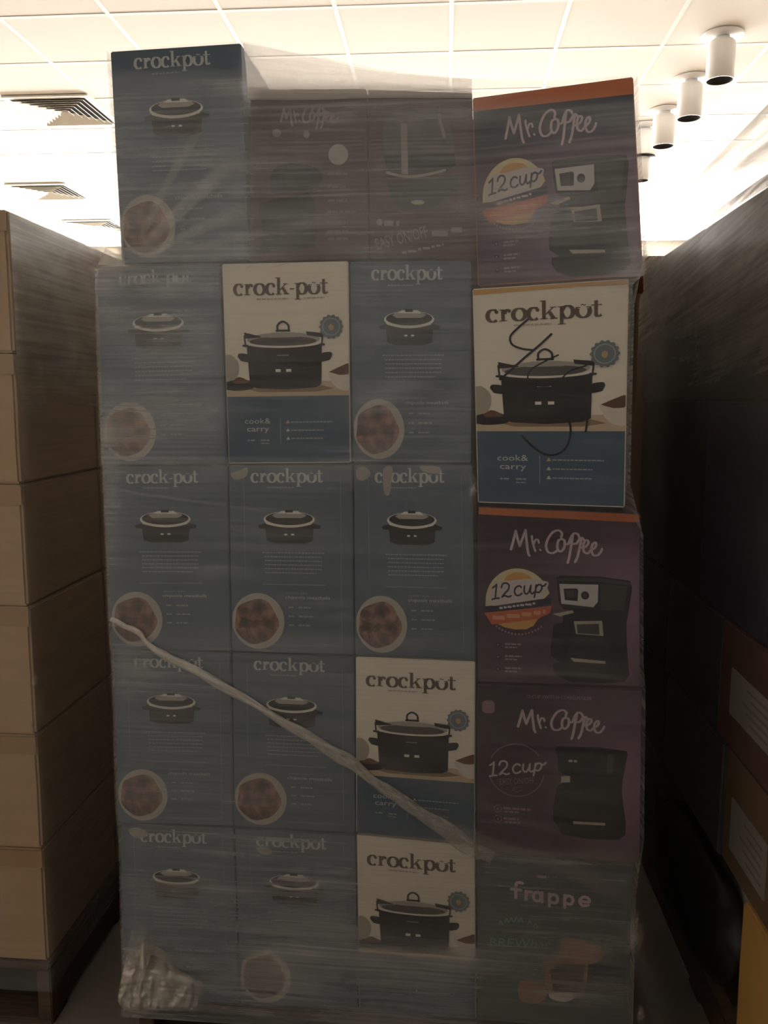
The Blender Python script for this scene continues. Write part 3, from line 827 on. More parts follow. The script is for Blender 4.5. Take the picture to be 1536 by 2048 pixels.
# bottom row first
f = carton(NB, 'blue slow cooker carton at the bottom left, crumpled film over its corner', GB, [(240, 1649), (467, 1656), (479, 2009), (248, 1996)], BLUE)
recipe_side(f, tear=[[(478, 938), (500, 934), (520, 945), (505, 956), (484, 952)]], seed=1)
f = carton(NB, 'blue slow cooker carton second from the left in the bottom row', GB, [(469, 1656), (710, 1669), (716, 2022), (481, 2009)], BLUE)
recipe_side(f, tear=[[(503, 968), (518, 965), (534, 970), (532, 980), (512, 979)]], seed=2)
f = carton(NC, 'cream slow cooker carton in the bottom row beside the iced drink carton', GC, [(713, 1670), (950, 1692), (953, 2040), (718, 2022)], CREAM)
cream_front(f, split=770)
f = carton('frappe_maker_carton', 'dark teal iced drink maker carton at the bottom right of the stack', None, [(953, 1705), (1266, 1731), (1257, 2064), (955, 2041)], mat('teal_print', (.05, .07, .065)))
frappe_front(f)
# fourth row
f = carton(NB, 'blue slow cooker carton, leftmost in the second row from the bottom', GB, [(226, 1301), (462, 1305), (467, 1653), (236, 1646)], BLUE)
recipe_side(f, seed=3)
f = carton(NB, 'blue slow cooker carton with the twisted film band crossing its pot picture', GB, [(464, 1305), (708, 1313), (711, 1667), (468, 1653)], BLUE)
recipe_side(f, seed=4)
f = carton(NC, 'cream slow cooker carton in the second row from the bottom, left of the plum carton', GC, [(711, 1313), (951, 1323), (950, 1689), (712, 1667)], CREAM)
cream_front(f, split=770)
f = carton(NM, 'plum coffee maker carton with a thin ring around its cup text', GM, [(954, 1368), (1285, 1378), (1281, 1728), (954, 1702)], BURG, depth=.30)
switch_front(f, plum())
# third row
f = carton(NB, 'blue slow cooker carton at the left end of the middle row', GB, [(208, 933), (455, 930), (462, 1303), (223, 1299)], BLUE)
recipe_side(f, dash=True, frame=0, seed=5)
f = carton(NB, 'blue slow cooker carton in the centre of the middle row, between two other blue ones', GB, [(457, 930), (705, 929), (708, 1311), (463, 1303)], BLUE)
recipe_side(f, tear=[[(462, 945), (480, 940), (496, 934), (494, 952), (470, 958)]], seed=6)
f = carton(NB, 'blue slow cooker carton, middle row, with a torn strip across its lettering', GB, [(707, 929), (945, 929), (951, 1320), (710, 1311)], BLUE)
recipe_side(f, tear=[[(522, 936), (540, 934), (538, 960), (534, 985), (524, 986), (520, 960)], [(466, 936), (484, 934), (494, 948), (478, 960), (464, 954)], [(600, 932), (640, 934), (636, 946), (606, 942)]], seed=7)
f = carton(NM, 'plum coffee maker carton with an orange cup badge, below the scribbled carton', GM, [(955, 1012), (1281, 1026), (1281, 1374), (955, 1364)], BURG, depth=.30)
programmable_front(f, plum())
# second row
f = carton(NB, 'blue slow cooker carton at the left end of the second row, under heavy grey film', GB, [(193, 534), (440, 527), (454, 927), (207, 931)], BLUE)
recipe_side(f, dash=True, frame=0, seed=8)
f = carton(NC, 'cream slow cooker carton in the second row, between two blue cartons', GC, [(443, 527), (697, 521), (702, 926), (457, 928)], CREAM)
cream_front(f, dash=True)
f = carton(NB, 'blue slow cooker carton in the second row, left of the scribbled cream one', GB, [(699, 523), (943, 521), (943, 926), (706, 926)], BLUE)
recipe_side(f, frame=0, seed=9)
piv = onfront(945, 800)
yawB = PSI + math.radians(-11)
f = carton(NC, 'cream slow cooker carton with black marker scribbles, turned slightly to the right', GC, [(944, 577), (1258, 556), (1250, 1016), (955, 1006)], CREAM, psi=yawB, pivot=piv)
fr = f
cream_front(f)
fr.rect = (650, 112, 795, 1178)
p = Part(fr, 'marker_scribble', 'black hand-drawn marker strokes')
for s_, w in (([(942, 292), (900, 325), (850, 375), (858, 420), (910, 445), (970, 455)], 11), ([(1062, 375), (1000, 430), (920, 495), (840, 565), (790, 605)], 12),
              ([(1098, 485), (1040, 510), (960, 555), (938, 600), (965, 635), (1040, 645), (1100, 620), (1160, 570), (1240, 545)], 8),
              ([(905, 915), (960, 970), (1020, 1010), (1080, 1015), (1135, 980), (1160, 910), (1155, 840), (1110, 780)], 11),
              ([(1120, 750), (1180, 710), (1220, 730), (1248, 800), (1240, 890)], 11)):
    p.strip(smooth(s_, 8), w, MARKER, 12)
p.done()
p = Part(fr, 'top_edge', 'ochre top edge'); p.poly([(650, 112), (1445, 112), (1445, 140), (1200, 136), (650, 146)], AMBER, 2); p.done()
# top row
f = carton(NB, 'tall blue slow cooker carton on top at the left, highest of the stack', GB, [(220, 102), (482, 85), (498, 519), (243, 527)], BLUE)
recipe_side(f, frame=0, seed=10)
f = carton(NM, 'burgundy coffee maker carton on top, right beside the tall blue one', GM, [(500, 178), (733, 176), (738, 520), (500, 524)], BURG, depth=.30)
burgundy_side_a(f)
f = carton(NM, 'burgundy coffee maker carton on top with a large carafe picture and slanted text', GM, [(735, 178), (945, 184), (954, 519), (740, 519)], BURG, depth=.30)
burgundy_side_b(f)
yawA = PSI + math.radians(-11.5)
f = carton(NM, 'navy and plum coffee maker carton topping the right side of the stack', GM, [(944, 195), (1267, 152), (1287, 551), (955, 573)], mat('orange_carton', (.36, .11, .045)), depth=.30, psi=yawA, pivot=onfront(947, 380), cat='carton')
def navyplum(u, v):
    a, b, c = (.022, .028, .045), (.15, .09, .14), (.055, .033, .052)
    t = min(1, max(0, (v - .20) / .25)); k = math.exp(-((u - .85) / .5) ** 2)
    m_ = tuple(p + (q - p) * k for p, q in zip(c, b)); return tuple(x + (y - x) * t for x, y in zip(a, m_))
programmable_front(f, navyplum, band=False)
fo = f; fo.rect = (0, 0, 100, 100)
Part(fo, 'top_edge', 'faded orange top edge').poly([(0, 0), (100, 0), (100, 8.6), (0, 7.2)], ORANGE, 1).done()

# the carton behind the scribbled one, a sliver of it showing at its right
P2 = onfront(1277, 575, -.50); P3 = onfront(1277, 1010, -.50)
c0 = onfront(735, 2040); pallet(c0.x + n0.x * .55, c0.y + n0.y * .55, 1.18, 1.06, PSI, 'wooden pallet under the wrapped stack of appliance cartons', .136)

# ------------------------------------------------------------------ stretch film on the middle load
def sm(t): t = min(1, max(0, t)); return t * t * (3 - 2 * t)
def box_(x, y, x0, x1, y0, y1, e=14):
    return sm((x - x0) / e + .5) * sm((x1 - x) / e + .5) * sm((y - y0) / e + .5) * sm((y1 - y) / e + .5)
def gau(x, y, cx, cy, sx, sy): return math.exp(-((x - cx) / sx) ** 2 - ((y - cy) / sy) ** 2)
HB = [(490, 945, 185, 525, .19), (215, 495, 150, 525, .25), (945, 1290, 200, 580, .15),
      (190, 445, 525, 925, .19), (445, 700, 525, 925, .05), (700, 945, 525, 925, .12),
      (205, 460, 925, 1300, .12), (460, 705, 925, 1300, .10), (705, 950, 925, 1300, .08), (945, 1290, 1010, 1370, .05),
      (225, 465, 1300, 1650, .17), (465, 710, 1300, 1660, .14), (710, 950, 1300, 1680, .07), (950, 1290, 1370, 1720, .08),
      (240, 475, 1650, 2100, .24), (475, 715, 1655, 2100, .24), (715, 950, 1670, 1880, .12), (715, 950, 1890, 2100, .30), (950, 1270, 1700, 2100, .18)]
def haze(x, y):
    h = .055
    for a, b, c, d, v in HB: h += v * box_(x, y, a, b, c, d, 50)
    h += .18 * gau(x, y, 200, 570, 40, 60) + .07 * gau(x, y, 330, 700, 90, 130) + .16 * gau(x, y, 212, 1000, 30, 200)
    h += .08 * gau(x, y, 300, 850, 160, 40) + .16 * gau(x, y, 240, 1330, 60, 60) + .03 * gau(x, y, 300, 560, 200, 30)
    h += .07 * gau(x, y, 1100, 235, 260, 34) + .14 * gau(x, y, 1060, 440, 120, 40) + .2 * gau(x, y, 1270, 530, 50, 60)
    h += .16 * gau(x, y, 700, 1910, 500, 50) + .2 * gau(x, y, 1180, 1985, 90, 20) + .12 * gau(x, y, 1050, 1340, 200, 14)
    h += .16 * gau(x, y, 735, 180, 240, 22) + .10 * gau(x, y, 600, 1290, 300, 16) + .10 * gau(x, y, 560, 935, 300, 16)
    h -= .22 * box_(x, y, 222, 470, 90, 132, 16)
    h -= .13 * gau(x, y, 430, 1900, 90, 40)
    return max(.03, h * .92)

def sheet(name, grid, hz, m, parent, uvfn=None, label=None, thick=0):
    """grid[j][i] world points; hz[j][i] haze; UV in metres along i (u) and j (v)"""
    ny, nx = len(grid), len(grid[0])
    V = [p for row in grid for p in row]
    F = [(j * nx + i, j * nx + i + 1, (j + 1) * nx + i + 1, (j + 1) * nx + i) for j in range(ny - 1) for i in range(nx - 1)]
    me = bpy.data.meshes.new(name); me.from_pydata([tuple(v) for v in V], [], F); me.materials.append(m)
    at = me.attributes.new('haze', 'FLOAT', 'POINT')
    k = 0
    for row in hz:
        for v in row: at.data[k].value = v; k += 1
    uvl = me.uv_layers.new(name='run')
    U = {}
    for j in range(ny):
        for i in range(nx):
            p = grid[j][i]
            U[j * nx + i] = uvfn(i, j, p) if uvfn else ((p - grid[j][0]).length, (p - grid[0][i]).length)
    for poly in me.polygons:
        for li in poly.loop_indices: uvl.data[li].uv = U[me.loops[li].vertex_index]
        poly.use_smooth = True
    me.update()
    o = linkmesh(name, me, parent)
    if label: o['label'] = label
    return o

wrap = bpy.data.objects.new('stretch_wrap', None); COL.objects.link(wrap)
tagit(wrap, 'cloudy clear stretch film wound around the middle stack of appliance cartons', 'plastic wrap')

def edge_left(y):
    P = [(60, 212), (102, 216), (527, 238), (531, 189), (930, 203), (934, 205), (1298, 220), (1303, 223), (1646, 234), (1652, 238), (2012, 247), (2048, 240)]
    return interp(P, y)
def interp(P, y):
    if y <= P[0][0]: return P[0][1]
    for (a, b), (c, d) in zip(P, P[1:]):
        if y <= c: return b + (d - b) * (y - a) / (c - a)
    return P[-1][1]
def edge_right(y):
    return interp([(150, 1271), (547, 1292), (566, 1266), (1012, 1256), (1028, 1283), (1370, 1284), (1380, 1288), (1726, 1284), (1745, 1270), (2094, 1262)], y)
def topcurve(x):
    return interp([(212, 100), (218, 99), (482, 81), (560, 98), (640, 112), (760, 138), (850, 148), (945, 156), (1100, 160), (1268, 150), (1300, 150)], x)
def ramp(x, y):
    """how far the turned cartons push the film out at this place"""
    t = max(0, (x - 930) / 330)
    if y < 570: a = .345 * math.tan(math.radians(11.5))
    elif y < 1015: a = .345 * math.tan(math.radians(11.0))
    else: a = .066 * max(0, 1 - (y - 1015) / 70)
    return a * t * 1.06
NX, NY = 110, 190
G, Hh = [], []
for j in range(NY + 1):
    v = j / NY; row, hr = [], []
    for i in range(NX + 1):
        u = i / NX
        yb = 2034 + 62 * u
        x = 640; y = 0
        # solve x,y together: a few passes
        x = 200 + 1090 * u
        for _ in range(3):
            yt = topcurve(x); y = yt + (yb - yt) * v
            x = edge_left(y) + (edge_right(y) - edge_left(y)) * u
        w = .0016 * math.sin(x * .021 + y * .013) + .002 * noise.noise(Vector((x * .012, y * .02, 3)))
        # between the cartons' edges the film spans straight
        q = onfront(x, y, .0105 + ramp(x, y) + w)
        row.append(q)
        hr.append(haze(x, y))
    G.append(row); Hh.append(hr)
front_top = G[0]
sheet('front_film', G, Hh, FILM, wrap, lambda i, j, p: (p.x, p.z))
# top and rear of the wrapping: seen through above the lower cartons
rows, hz = [], []
for j in range(9):
    t = j / 8; r2, h2 = [], []
    for i in range(0, NX + 1, 2):
        p = front_top[i]; sag = -.02 * math.sin(math.pi * t)
        r2.append(p + n0 * (.012 + .50 * t) + Vector((0, 0, .003 + sag))); h2.append(.12)
    rows.append(r2); hz.append(h2)
sheet('top_film', rows, hz, FILMTENT, wrap, lambda i, j, p: (p.x, p.y))
for side, idx in (('left', 0), ('right', NX)):
    rows, hz = [], []
    for j in range(0, NY + 1, 5):
        p = G[j][idx]; rows.append([p + n0 * (.002 + .56 * k / 5) + Vector((-.004 if idx == 0 else .004, 0, 0)) for k in range(6)]); hz.append([.30] * 6)
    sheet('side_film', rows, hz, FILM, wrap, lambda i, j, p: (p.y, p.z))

# taut tent between the tall carton and the right-hand one: denser band of film across the top
def pxsheet(name, rows_px, hzfn, m, parent, fwd=.02, n=30, uvdir=None, label=None, plane=None, k=14):
    """sheet through rows of photo-measured points on the load's front plane (each row a polyline)"""
    pl = plane or (lambda x, y: onfront(x, y, fwd))
    R = [smooth(r, max(1, n // (len(r) - 1))) for r in rows_px]
    nn = min(len(r) for r in R); R = [r[:nn - 1] + [r[-1]] for r in R]
    out, hz = [], []
    cols = [smooth([r[i] for r in R], k) for i in range(nn)]
    M = len(cols[0])
    for j in range(M):
        out.append([pl(*cols[i][j]) for i in range(nn)])
        hz.append([hzfn(i / (nn - 1), j / (M - 1)) for i in range(nn)])
    w = []
    return sheet(name, out, hz, m, parent, lambda i, j, p: (i / (nn - 1) * (out[0][-1] - out[0][0]).length, j / (M - 1) * (out[-1][nn // 2] - out[0][nn // 2]).length), label)
def fade(u, v, a, eu=.15, ev=.2):
    return a * sm(u / eu) * sm((1 - u) / eu) * sm(v / ev) * sm((1 - v) / ev)
pxsheet('tent_film', [[(486, 86), (620, 112), (760, 142), (944, 158)], [(492, 135), (620, 150), (760, 160), (944, 176)], [(496, 200), (620, 200), (760, 196), (944, 196)]],
        lambda u, v: .48 + .26 * sm((v - .35) / .3) * sm((1 - v) / .25) + .28 * sm(1 - u / .12), FILMTENT, wrap, .016, 30)
# folds that fan out from the lower left corner of the tall carton
for a, b, c, d, al in (((262, 505), (480, 285), (482, 345), (280, 520), .20), ((262, 500), (400, 235), (425, 240), (275, 505), .13),
                       ((270, 518), (495, 400), (496, 440), (285, 525), .16), ((330, 505), (700, 420), (700, 450), (340, 515), .10)):
    pxsheet('fold_film', [[a, ((a[0] + b[0]) / 2 - 4, (a[1] + b[1]) / 2 - 6), b], [d, ((d[0] + c[0]) / 2 - 4, (d[1] + c[1]) / 2 - 4), c]],
            lambda u, v, al=al: fade(u, v, al, .3, .35), FILMBAND, wrap, .018, 24)
# left shoulder flap, from the tall carton down to the wider row
pxsheet('shoulder_film', [[(238, 428), (222, 470), (196, 529)], [(246, 428), (246, 480), (250, 532)]], lambda u, v: .30 + .25 * u, FILMTENT, wrap, .012, 16)
pxsheet('shoulder_film', [[(190, 528), (240, 520), (300, 526)], [(192, 556), (245, 560), (300, 566)]], lambda u, v: .16 * (1 - u) * sm((1 - v) / .4) + .02, FILMBAND, wrap, .017, 14)

# the twisted band that runs down across the stack
def band(name, path, w0, w1, z0, al0, al1, label=None):
    pts = smooth(path, 14); n = len(pts); rows, hz = [], []
    NS = 12
    for i, (x, y) in enumerate(pts):
        t = i / (n - 1)
        c = onfront(x, y, .017 + z0)
        a = onfront(*pts[max(0, i - 1)], .017 + z0); b = onfront(*pts[min(n - 1, i + 1)], .017 + z0)
        d = (b - a).normalized(); s_ = d.cross(n0).normalized()
        w = (w0 + (w1 - w0) * t) * .5 * (1 + .18 * math.sin(t * 23) + .10 * math.sin(t * 51))
        row = []
        for k in range(NS + 1):
            th = 2 * math.pi * k / NS
            r = 1 + .16 * math.sin(3 * th + t * 60)
            row.append(c + s_ * (math.cos(th) * w * r) - n0 * (math.sin(th) * min(w * .45, .006) * r))
        rows.append(row); hz.append([al0 + (al1 - al0) * t] * (NS + 1))
    # streaks along the length: u along the path
    uv = lambda i, j, p: (j * .012, i * .012)
    return sheet(name, rows, hz, FILMBAND, wrap, uv, label)
band('twisted_band', [(221, 1238), (250, 1252), (280, 1268), (304, 1296), (380, 1336), (470, 1386), (560, 1440), (640, 1488), (706, 1530), (770, 1578), (850, 1632), (935, 1690), (985, 1716)],
     .010, .036, .002, .62, .22, 'twisted white rope of film')
pxsheet('fanned_film', [[(640, 1470), (760, 1560), (960, 1660), (1150, 1720), (1280, 1790)], [(700, 1545), (800, 1615), (950, 1700), (1120, 1755), (1275, 1830)]],
        lambda u, v: fade(u, v, .20, .2, .4), FILMBAND, wrap, .016, 40)
pxsheet('fanned_film', [[(520, 1400), (760, 1500), (960, 1590), (1200, 1690), (1285, 1720)], [(540, 1430), (780, 1545), (960, 1620), (1200, 1720), (1285, 1745)]],
        lambda u, v: fade(u, v, .07, .2, .4), FILMBAND, wrap, .015, 40)
for pts_, w_, al in (([(205, 975), (300, 990), (400, 1004), (470, 1012), (560, 1028)], .005, .14), ([(225, 1300), (350, 1302), (470, 1298), (600, 1306)], .004, .14),
                     ([(955, 1352), (1080, 1346), (1200, 1352), (1284, 1368)], .010, .10), ([(196, 640), (300, 622), (460, 618)], .006, .10)):
    o = pxsheet('fold_film', [[(x, y - w_ * 900) for x, y in pts_], [(x, y + w_ * 900) for x, y in pts_]], lambda u, v, al=al: fade(u, v, al, .2, .5), FILMBAND, wrap, .0165, 24)

# crumpled bunch at the bottom left corner, torn flaps at the right edge
def crumple(name, cx, cy, rx, ry, hgt, al, seed, m=None, par=None, plane=None, n=34, jag=.18, label=None, shape=None):
    pl = plane or (lambda x, y, f_: onfront(x, y, .014 + f_))
    rows, hz = [], []
    for j in range(n):
        row, hr = [], []
        for i in range(n * 2 + 1):
            th = 2 * math.pi * i / (n * 2); r = j / (n - 1)
            rr = r * (1 + jag * noise.noise(Vector((math.cos(th) * 2.2, math.sin(th) * 2.2, seed))))
            x, y = cx + rx * rr * math.cos(th), cy + ry * rr * math.sin(th)
            if shape: x, y = shape(x, y)
            q = Vector((x * .022, y * .022, seed))
            h = hgt * (1 - r * r) * (.6 + .9 * abs(noise.noise(Vector((q.x * 1.6, q.y * .7, q.z)))) + .12 * noise.noise(q * 3))
            row.append(pl(x, y, h)); hr.append(al * sm((1 - r) / .9) * (.8 + .7 * noise.noise(q * .8)))
        rows.append(row); hz.append(hr)
    return sheet(name, rows, hz, m or FILMBAND, par or wrap, lambda i, j, p: (p.x * 2, p.z * .6), label)
def corner_plane(x, y):
    q = Vector((x * .035, y * .035, 2))
    ridge = 1 - abs(noise.noise(Vector((x * .05 + y * .012, y * .010, 5)))) * 2.2
    return onfront(x, y, .016 + .016 * max(0, ridge) + .010 * abs(noise.noise(q)) + .004 * noise.noise(q * 3))
pxsheet('crumpled_film', [[(262, 1862), (284, 1850), (308, 1868)], [(250, 1915), (292, 1905), (350, 1930)], [(240, 1962), (308, 1950), (412, 1966)], [(234, 2002), (308, 1998), (420, 2006)], [(246, 2022), (308, 2026), (410, 2026)]],
        lambda u, v: (.16 + .80 * sm((v - .12) / .38) * (1 - .45 * u)) * sm((1 - v) / .25) * sm(u / .06) * sm((1 - u) / .30), FILMBAND, wrap, plane=corner_plane, n=56, k=18, label='bunched white film at the lower corner')
pxsheet('crumpled_film', [[(284, 1872), (276, 1905), (270, 1945)], [(292, 1872), (285, 1908), (284, 1948)], [(298, 1876), (296, 1912), (294, 1948)]],
        lambda u, v: .95 * sm(u / .3) * sm((1 - u) / .3) * sm(v / .5) * sm((1 - v) / .5), FILMBAND, wrap, plane=lambda x, y: onfront(x, y, .040 + .006 * math.sin(x * .4)), n=24, label='film crease whitened for the light it catches')  # highlight on the bunch put in as denser white film
pxsheet('crumpled_film', [[(338, 1945), (370, 1950), (410, 1962)], [(334, 1958), (370, 1966), (414, 1978)]],
        lambda u, v: .55 * sm(u / .3) * sm((1 - u) / .4) * sm(v / .5) * sm((1 - v) / .5), FILMBAND, wrap, plane=lambda x, y: onfront(x, y, .045), n=24)
crumple('crumpled_film', 1272, 1872, 20, 46, .012, .55, 7.0, jag=.8)
crumple('crumpled_film', 1282, 2032, 12, 24, .012, .5, 8.0, jag=.6)
crumple('crumpled_film', 947, 975, 14, 36, .010, .6, 9.0, jag=.6)
crumple('crumpled_film', 1270, 535, 34, 46, .012, .22, 10.0)

# ------------------------------------------------------------------ left stack of plain cartons
XL = -1.022
ZL = [.178, .493, .800, 1.133, 1.437, 1.750, 2.080]      # layer boundaries (world z)
YL = [1.925, 2.380, 2.850]
names_l = ['bottom', 'second lowest', 'third lowest', 'third highest', 'second highest', 'top']
def plain(name, label, group, x0, x1, y0, y1, z0, z1, m, parts=True, seed=0, bulge=.004):
    r = random.Random(seed)
    cx, cy = (x0 + x1) / 2, (y0 + y1) / 2
    bm = bmesh.new()
    add_box(bm, (x0 - cx + .001, y0 - cy + .001, .001), (x1 - cx - .001, y1 - cy - .001, z1 - z0 - .001), bevel=.006)
    bmesh.ops.subdivide_edges(bm, edges=[e for e in bm.edges if e.calc_length() > .1], cuts=6, use_grid_fill=True)
    for v in bm.verts:
        k = noise.noise(Vector((v.co.x * 5 + seed, v.co.y * 5, v.co.z * 6)))
        v.co += Vector((v.co.x, v.co.y, 0)) * (bulge * k * 2)
    for v in bm.verts:
        v.co.x = max(x0 - cx, min(x1 - cx, v.co.x)); v.co.y = max(y0 - cy, min(y1 - cy, v.co.y))
    o = bm_obj(name, bm, m); o.location = (cx, cy, z0)
    tagit(o, label, 'carton', group)
    return o
GL = 'plain tan cartons stacked on the left'
for i in range(6):
    for j in range(2):
        dx = r_.uniform(-.006, 0)
        end = 'at the near end' if j == 0 else 'behind it, next to the wrapped appliance stack'
        o = plain('cardboard_carton', f'plain tan carton in the left stack, {names_l[i]} layer, ' + ('near end' if j == 0 else 'far end'), GL,
                  XL - .56, XL + dx, YL[j] + .001, YL[j + 1] - .001, ZL[i], ZL[i + 1], KRAFT, seed=i * 3 + j)
        bm = bmesh.new()      # tape along the front's middle seam
        if j == 0:
            add_box(bm, (-.28, -(YL[1] - YL[0]) / 2 - .0006, (ZL[i + 1] - ZL[i]) - .050), (.278, -(YL[1] - YL[0]) / 2 + .0002, (ZL[i + 1] - ZL[i]) - .004))
            bm_obj('packing_tape', bm, KRAFTD, o)
pallet(XL - .285, 2.40, .58, .96, 0, 'wooden pallet under the left stack of tan cartons', .176)

wl = bpy.data.objects.new('stretch_wrap', None); COL.objects.link(wl)
tagit(wl, 'thin clear stretch film around the plain tan cartons on the left', 'plastic wrap')
rows, hz = [], []
for j in range(61):
    z = .10 + (2.085 - .10) * j / 60; row, hr = [], []
    for i in range(41):
        y = YL[0] - .008 + (YL[2] - YL[0] + .01) * i / 40
        w = .002 * noise.noise(Vector((y * 9, z * 14, 1)))
        row.append(Vector((XL + .009 + w, y, z)))
        h = .20 + .52 * sm((z - 1.50) / .35) + .08 * sm((.7 - z) / .4)  # denser toward the top, standing in for the stronger light there
        hr.append(h)
    rows.append(row); hz.append(hr)
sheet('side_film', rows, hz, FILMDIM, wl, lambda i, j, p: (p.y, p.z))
rows, hz = [], []
for j in range(61):
    z = .10 + (2.085 - .10) * j / 60
    rows.append([Vector((XL - .57 + .579 * i / 20, YL[0] - .009 + .0015 * noise.noise(Vector((i * .4, z * 12, 4))), z)) for i in range(21)])
    hz.append([.09 + .08 * noise.noise(Vector((i * .3, z * 3, 2))) for i in range(21)])
sheet('front_film', rows, hz, FILM, wl, lambda i, j, p: (p.x, p.z))
onL = lambda x, y, f_: onx(x, y, XL + .012 + f_ * .5)
crumple('crumpled_film', 68, 1362, 10, 22, .01, .5, 3.0, par=wl, plane=onL, n=16, jag=.8)
crumple('crumpled_film', 84, 1415, 14, 40, .01, .22, 4.0, par=wl, plane=onL, n=16, jag=.9)
crumple('crumpled_film', 66, 1452, 8, 16, .01, .5, 4.6, par=wl, plane=onL, n=16, jag=.9)
crumple('crumpled_film', 130, 1590, 40, 150, .01, .06, 14.0, par=wl, plane=onL, n=20, jag=.9)

# unseen boxes added behind and beside the viewer to shade the load's lower part
BLOCKERM = mat('blocker_board', (.16, .105, .06), .85, .1)
for a, b in ((-.75, .33), (.35, 1.43), (1.45, 2.53)):
    for k in range(2):
        plain('light_blocker', 'large unseen brown box added behind the viewpoint to block light', 'added light blockers behind the viewpoint', a, b, -2.45, -1.40, .85 * k, .85 * (k + 1), BLOCKERM, seed=120, bulge=.001)
for k in range(2):
    plain('light_blocker', 'large unseen brown box added beside the viewpoint to block light', 'added light blockers beside the viewpoint', .74, 1.8, -.2, 1.2, 1.04 * k, 1.04 * (k + 1), BLOCKERM, seed=130 + k, bulge=.001)
# large boxes added behind the three stacks to keep window light off the aisles
for i, (a, b) in enumerate(((-2.7, -1.62), (-1.60, -.52), (-.50, .58), (.60, 1.68), (1.70, 2.78))):
    for k in range(2):
        plain('light_blocker', 'large brown box added behind the three wrapped stacks to block window light', 'added light blockers behind the stacks', a, b, 3.25, 4.3, 1.09 * k, 1.09 * (k + 1), mat('blocker_board', (.16, .105, .06), .85, .1), seed=90 + i * 2 + k, bulge=.001)

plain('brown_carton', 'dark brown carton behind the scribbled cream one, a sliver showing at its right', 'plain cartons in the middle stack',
      P2.x - .56, P2.x, P2.y, P2.y + .40, P3.z, P2.z, mat('dark_brown_board', (.10, .075, .06), .8, .1), seed=200, bulge=.001)  # plain dark brown board, one even tone
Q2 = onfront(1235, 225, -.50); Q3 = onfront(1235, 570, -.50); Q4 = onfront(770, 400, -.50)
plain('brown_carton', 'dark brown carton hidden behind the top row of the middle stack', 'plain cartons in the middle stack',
      Q4.x, Q2.x, Q2.y + .02, Q2.y + .42, Q3.z, Q2.z, mat('dark_brown_board', (.10, .075, .06), .8, .1), seed=201, bulge=.001)
# ------------------------------------------------------------------ right stack: mixed dark cartons
XR = .690
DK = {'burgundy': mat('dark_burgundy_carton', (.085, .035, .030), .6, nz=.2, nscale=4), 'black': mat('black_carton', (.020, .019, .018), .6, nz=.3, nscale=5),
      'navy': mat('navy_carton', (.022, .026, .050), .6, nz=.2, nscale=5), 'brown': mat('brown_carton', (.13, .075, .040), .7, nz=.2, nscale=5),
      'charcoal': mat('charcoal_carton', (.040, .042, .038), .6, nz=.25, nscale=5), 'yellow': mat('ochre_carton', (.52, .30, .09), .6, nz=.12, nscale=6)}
ZR = [.135, .500, .800, 1.106, 1.640, 2.115]
YR = [1.30, 1.83, 2.08, 2.56, 3.06]
layer_n = ['bottom', 'second lowest', 'middle', 'second highest', 'top']
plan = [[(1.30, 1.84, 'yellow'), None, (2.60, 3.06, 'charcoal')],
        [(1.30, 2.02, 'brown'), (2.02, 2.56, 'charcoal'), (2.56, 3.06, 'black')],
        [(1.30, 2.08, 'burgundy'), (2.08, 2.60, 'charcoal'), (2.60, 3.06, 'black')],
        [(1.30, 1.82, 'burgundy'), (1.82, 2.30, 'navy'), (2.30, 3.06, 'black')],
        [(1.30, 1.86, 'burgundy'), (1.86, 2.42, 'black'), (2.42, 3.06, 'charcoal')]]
GR = 'dark cartons in the wrapped right-hand stack'
pos = ['near end', 'middle', 'far end']
near = {}
for i, rowp in enumerate(plan):
    for j, abc in enumerate(rowp):
        if abc is None: continue
        a, b, c = abc
        dx = r_.uniform(0, .012)
        cn = 'ochre yellow' if c == 'yellow' else ('dark ' + c if c in ('burgundy', 'brown') else c)
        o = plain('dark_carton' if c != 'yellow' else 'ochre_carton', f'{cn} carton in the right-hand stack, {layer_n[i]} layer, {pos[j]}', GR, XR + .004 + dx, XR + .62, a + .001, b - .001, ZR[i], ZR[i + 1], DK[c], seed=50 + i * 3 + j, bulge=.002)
        near[(i, j)] = (o, XR + .004 + dx)
pallet(XR + .52, 2.18, 1.0, 1.72, 0, 'wooden pallet under the dark right-hand stack', .133)
# shipping labels
LABM = mat('dull_white_label', (.22, .20, .19), .5, .4, nz=.15, nscale=20)
LABT = mat('label_grey_print', (.16, .15, .15), .5)
def ship_label(key, quad):
    o, xf = near[key]
    P = [onx(x, y, XR - .002) for x, y in quad]
    ys = [p.y for p in P]; zs = [p.z for p in P]
    bm = bmesh.new()
    add_box(bm, (xf - .0015 - o.location.x, min(ys) - o.location.y, min(zs) - o.location.z), (xf + .002 - o.location.x, max(ys) - o.location.y, max(zs) - o.location.z), 0)
    y0, y1, z0, z1 = min(ys), max(ys), min(zs), max(zs)
    for k in range(5):
        zz = z0 + (z1 - z0) * (.15 + .16 * k)
        add_box(bm, (xf - .0022 - o.location.x, y0 + (y1 - y0) * .1 - o.location.y, zz - o.location.z), (xf - .0012 - o.location.x, y0 + (y1 - y0) * (.5 + .1 * (k % 3)) - o.location.y, zz + .006 - o.location.z), 1)
    q = bm_obj('shipping_label', bm, [LABM, LABT], o); q['label'] = 'dull white label'
ship_label((2, 0), [(1455, 1352), (1536, 1410), (1536, 1500), (1455, 1430)])
ship_label((1, 0), [(1448, 1625), (1518, 1690), (1512, 1775), (1455, 1712)])

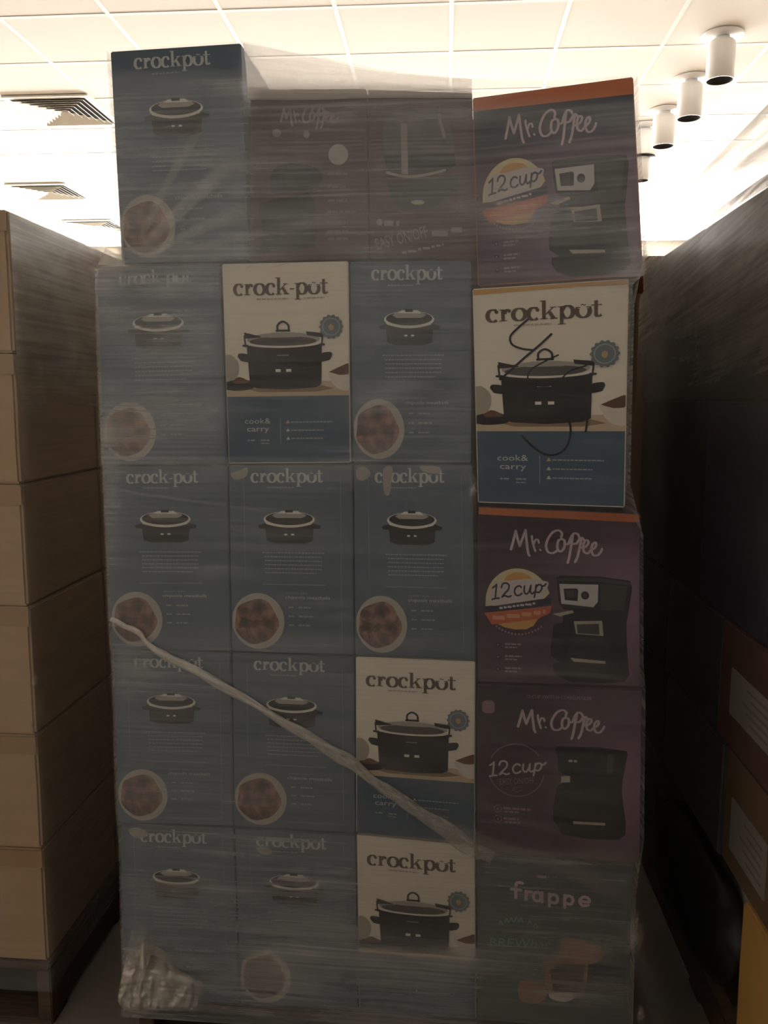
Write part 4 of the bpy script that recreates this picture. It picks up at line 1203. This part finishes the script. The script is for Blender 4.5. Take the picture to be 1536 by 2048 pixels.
# rounded black form that bulges out at the foot of that stack
bm = bmesh.new()
bmesh.ops.create_uvsphere(bm, u_segments=48, v_segments=30, radius=1)
for v in bm.verts:
    n_ = v.co.normalized(); k = .96 + .04 * noise.noise(n_ * 3) + .015 * noise.noise(n_ * 9)
    v.co = Vector((n_.x * .10 * k, math.copysign(abs(n_.y) ** .8, n_.y) * .36 * k, math.copysign(abs(n_.z) ** .85, n_.z) * .165 * k))
for f_ in bm.faces: f_.smooth = True
sk = bm_obj('black_form', bm, mat('black_plastic', (.010, .010, .011), .45, .4, nz=.2, nscale=9, bump=.3))
sk.location = (XR + .035, 2.22, .305)
tagit(sk, 'rounded black form at the foot of the dark right-hand stack', 'sack')

wr = bpy.data.objects.new('stretch_wrap', None); COL.objects.link(wr)
tagit(wr, 'clear stretch film around the dark right-hand stack, pulled up in a slanting sheet', 'plastic wrap')
rows, hz = [], []
for j in range(71):
    row, hr = [], []
    for i in range(51):
        y = 1.30 + 1.775 * i / 50; z = .53 + (2.125 - .53) * j / 70
        w = .002 * noise.noise(Vector((y * 8, z * 12, 7)))
        row.append(Vector((XR - .010 + w, y, z)))
        hr.append(.07 + .58 * sm((z - 1.50) / .5) * (.45 + .55 * sm((2.9 - y) / .8)) + .06 * sm((z - 1.1) / .6))
    rows.append(row); hz.append(hr)
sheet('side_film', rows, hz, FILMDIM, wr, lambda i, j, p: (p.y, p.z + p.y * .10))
# slanting sheet above the stack
A0, A1 = onx(1287, 505, XR), onx(1400, 430, XR)
low = [(1286, 520), (1340, 488), (1400, 453), (1460, 418), (1536, 374)]
mid = [(1286, 500), (1345, 450), (1405, 395), (1465, 335), (1536, 280)]
top = [(1285, 474), (1342, 412), (1411, 336), (1462, 284), (1536, 208)]
plR = lambda x, y: onx(x, y, XR - .004)
ext = lambda L: L + [(1700, L[-1][1] + (L[-1][1] - L[-2][1]) / (L[-1][0] - L[-2][0]) * 164)]
o = pxsheet('slanting_film', [ext(low), ext(mid), ext(top)], lambda u, v: .46 + .30 * sm(1 - abs(v - .93) / .16) + .22 * sm(1 - abs(v - .42) / .09) + .3 * sm(1 - u / .12), FILMSLANT, wr, plane=plR, n=40)
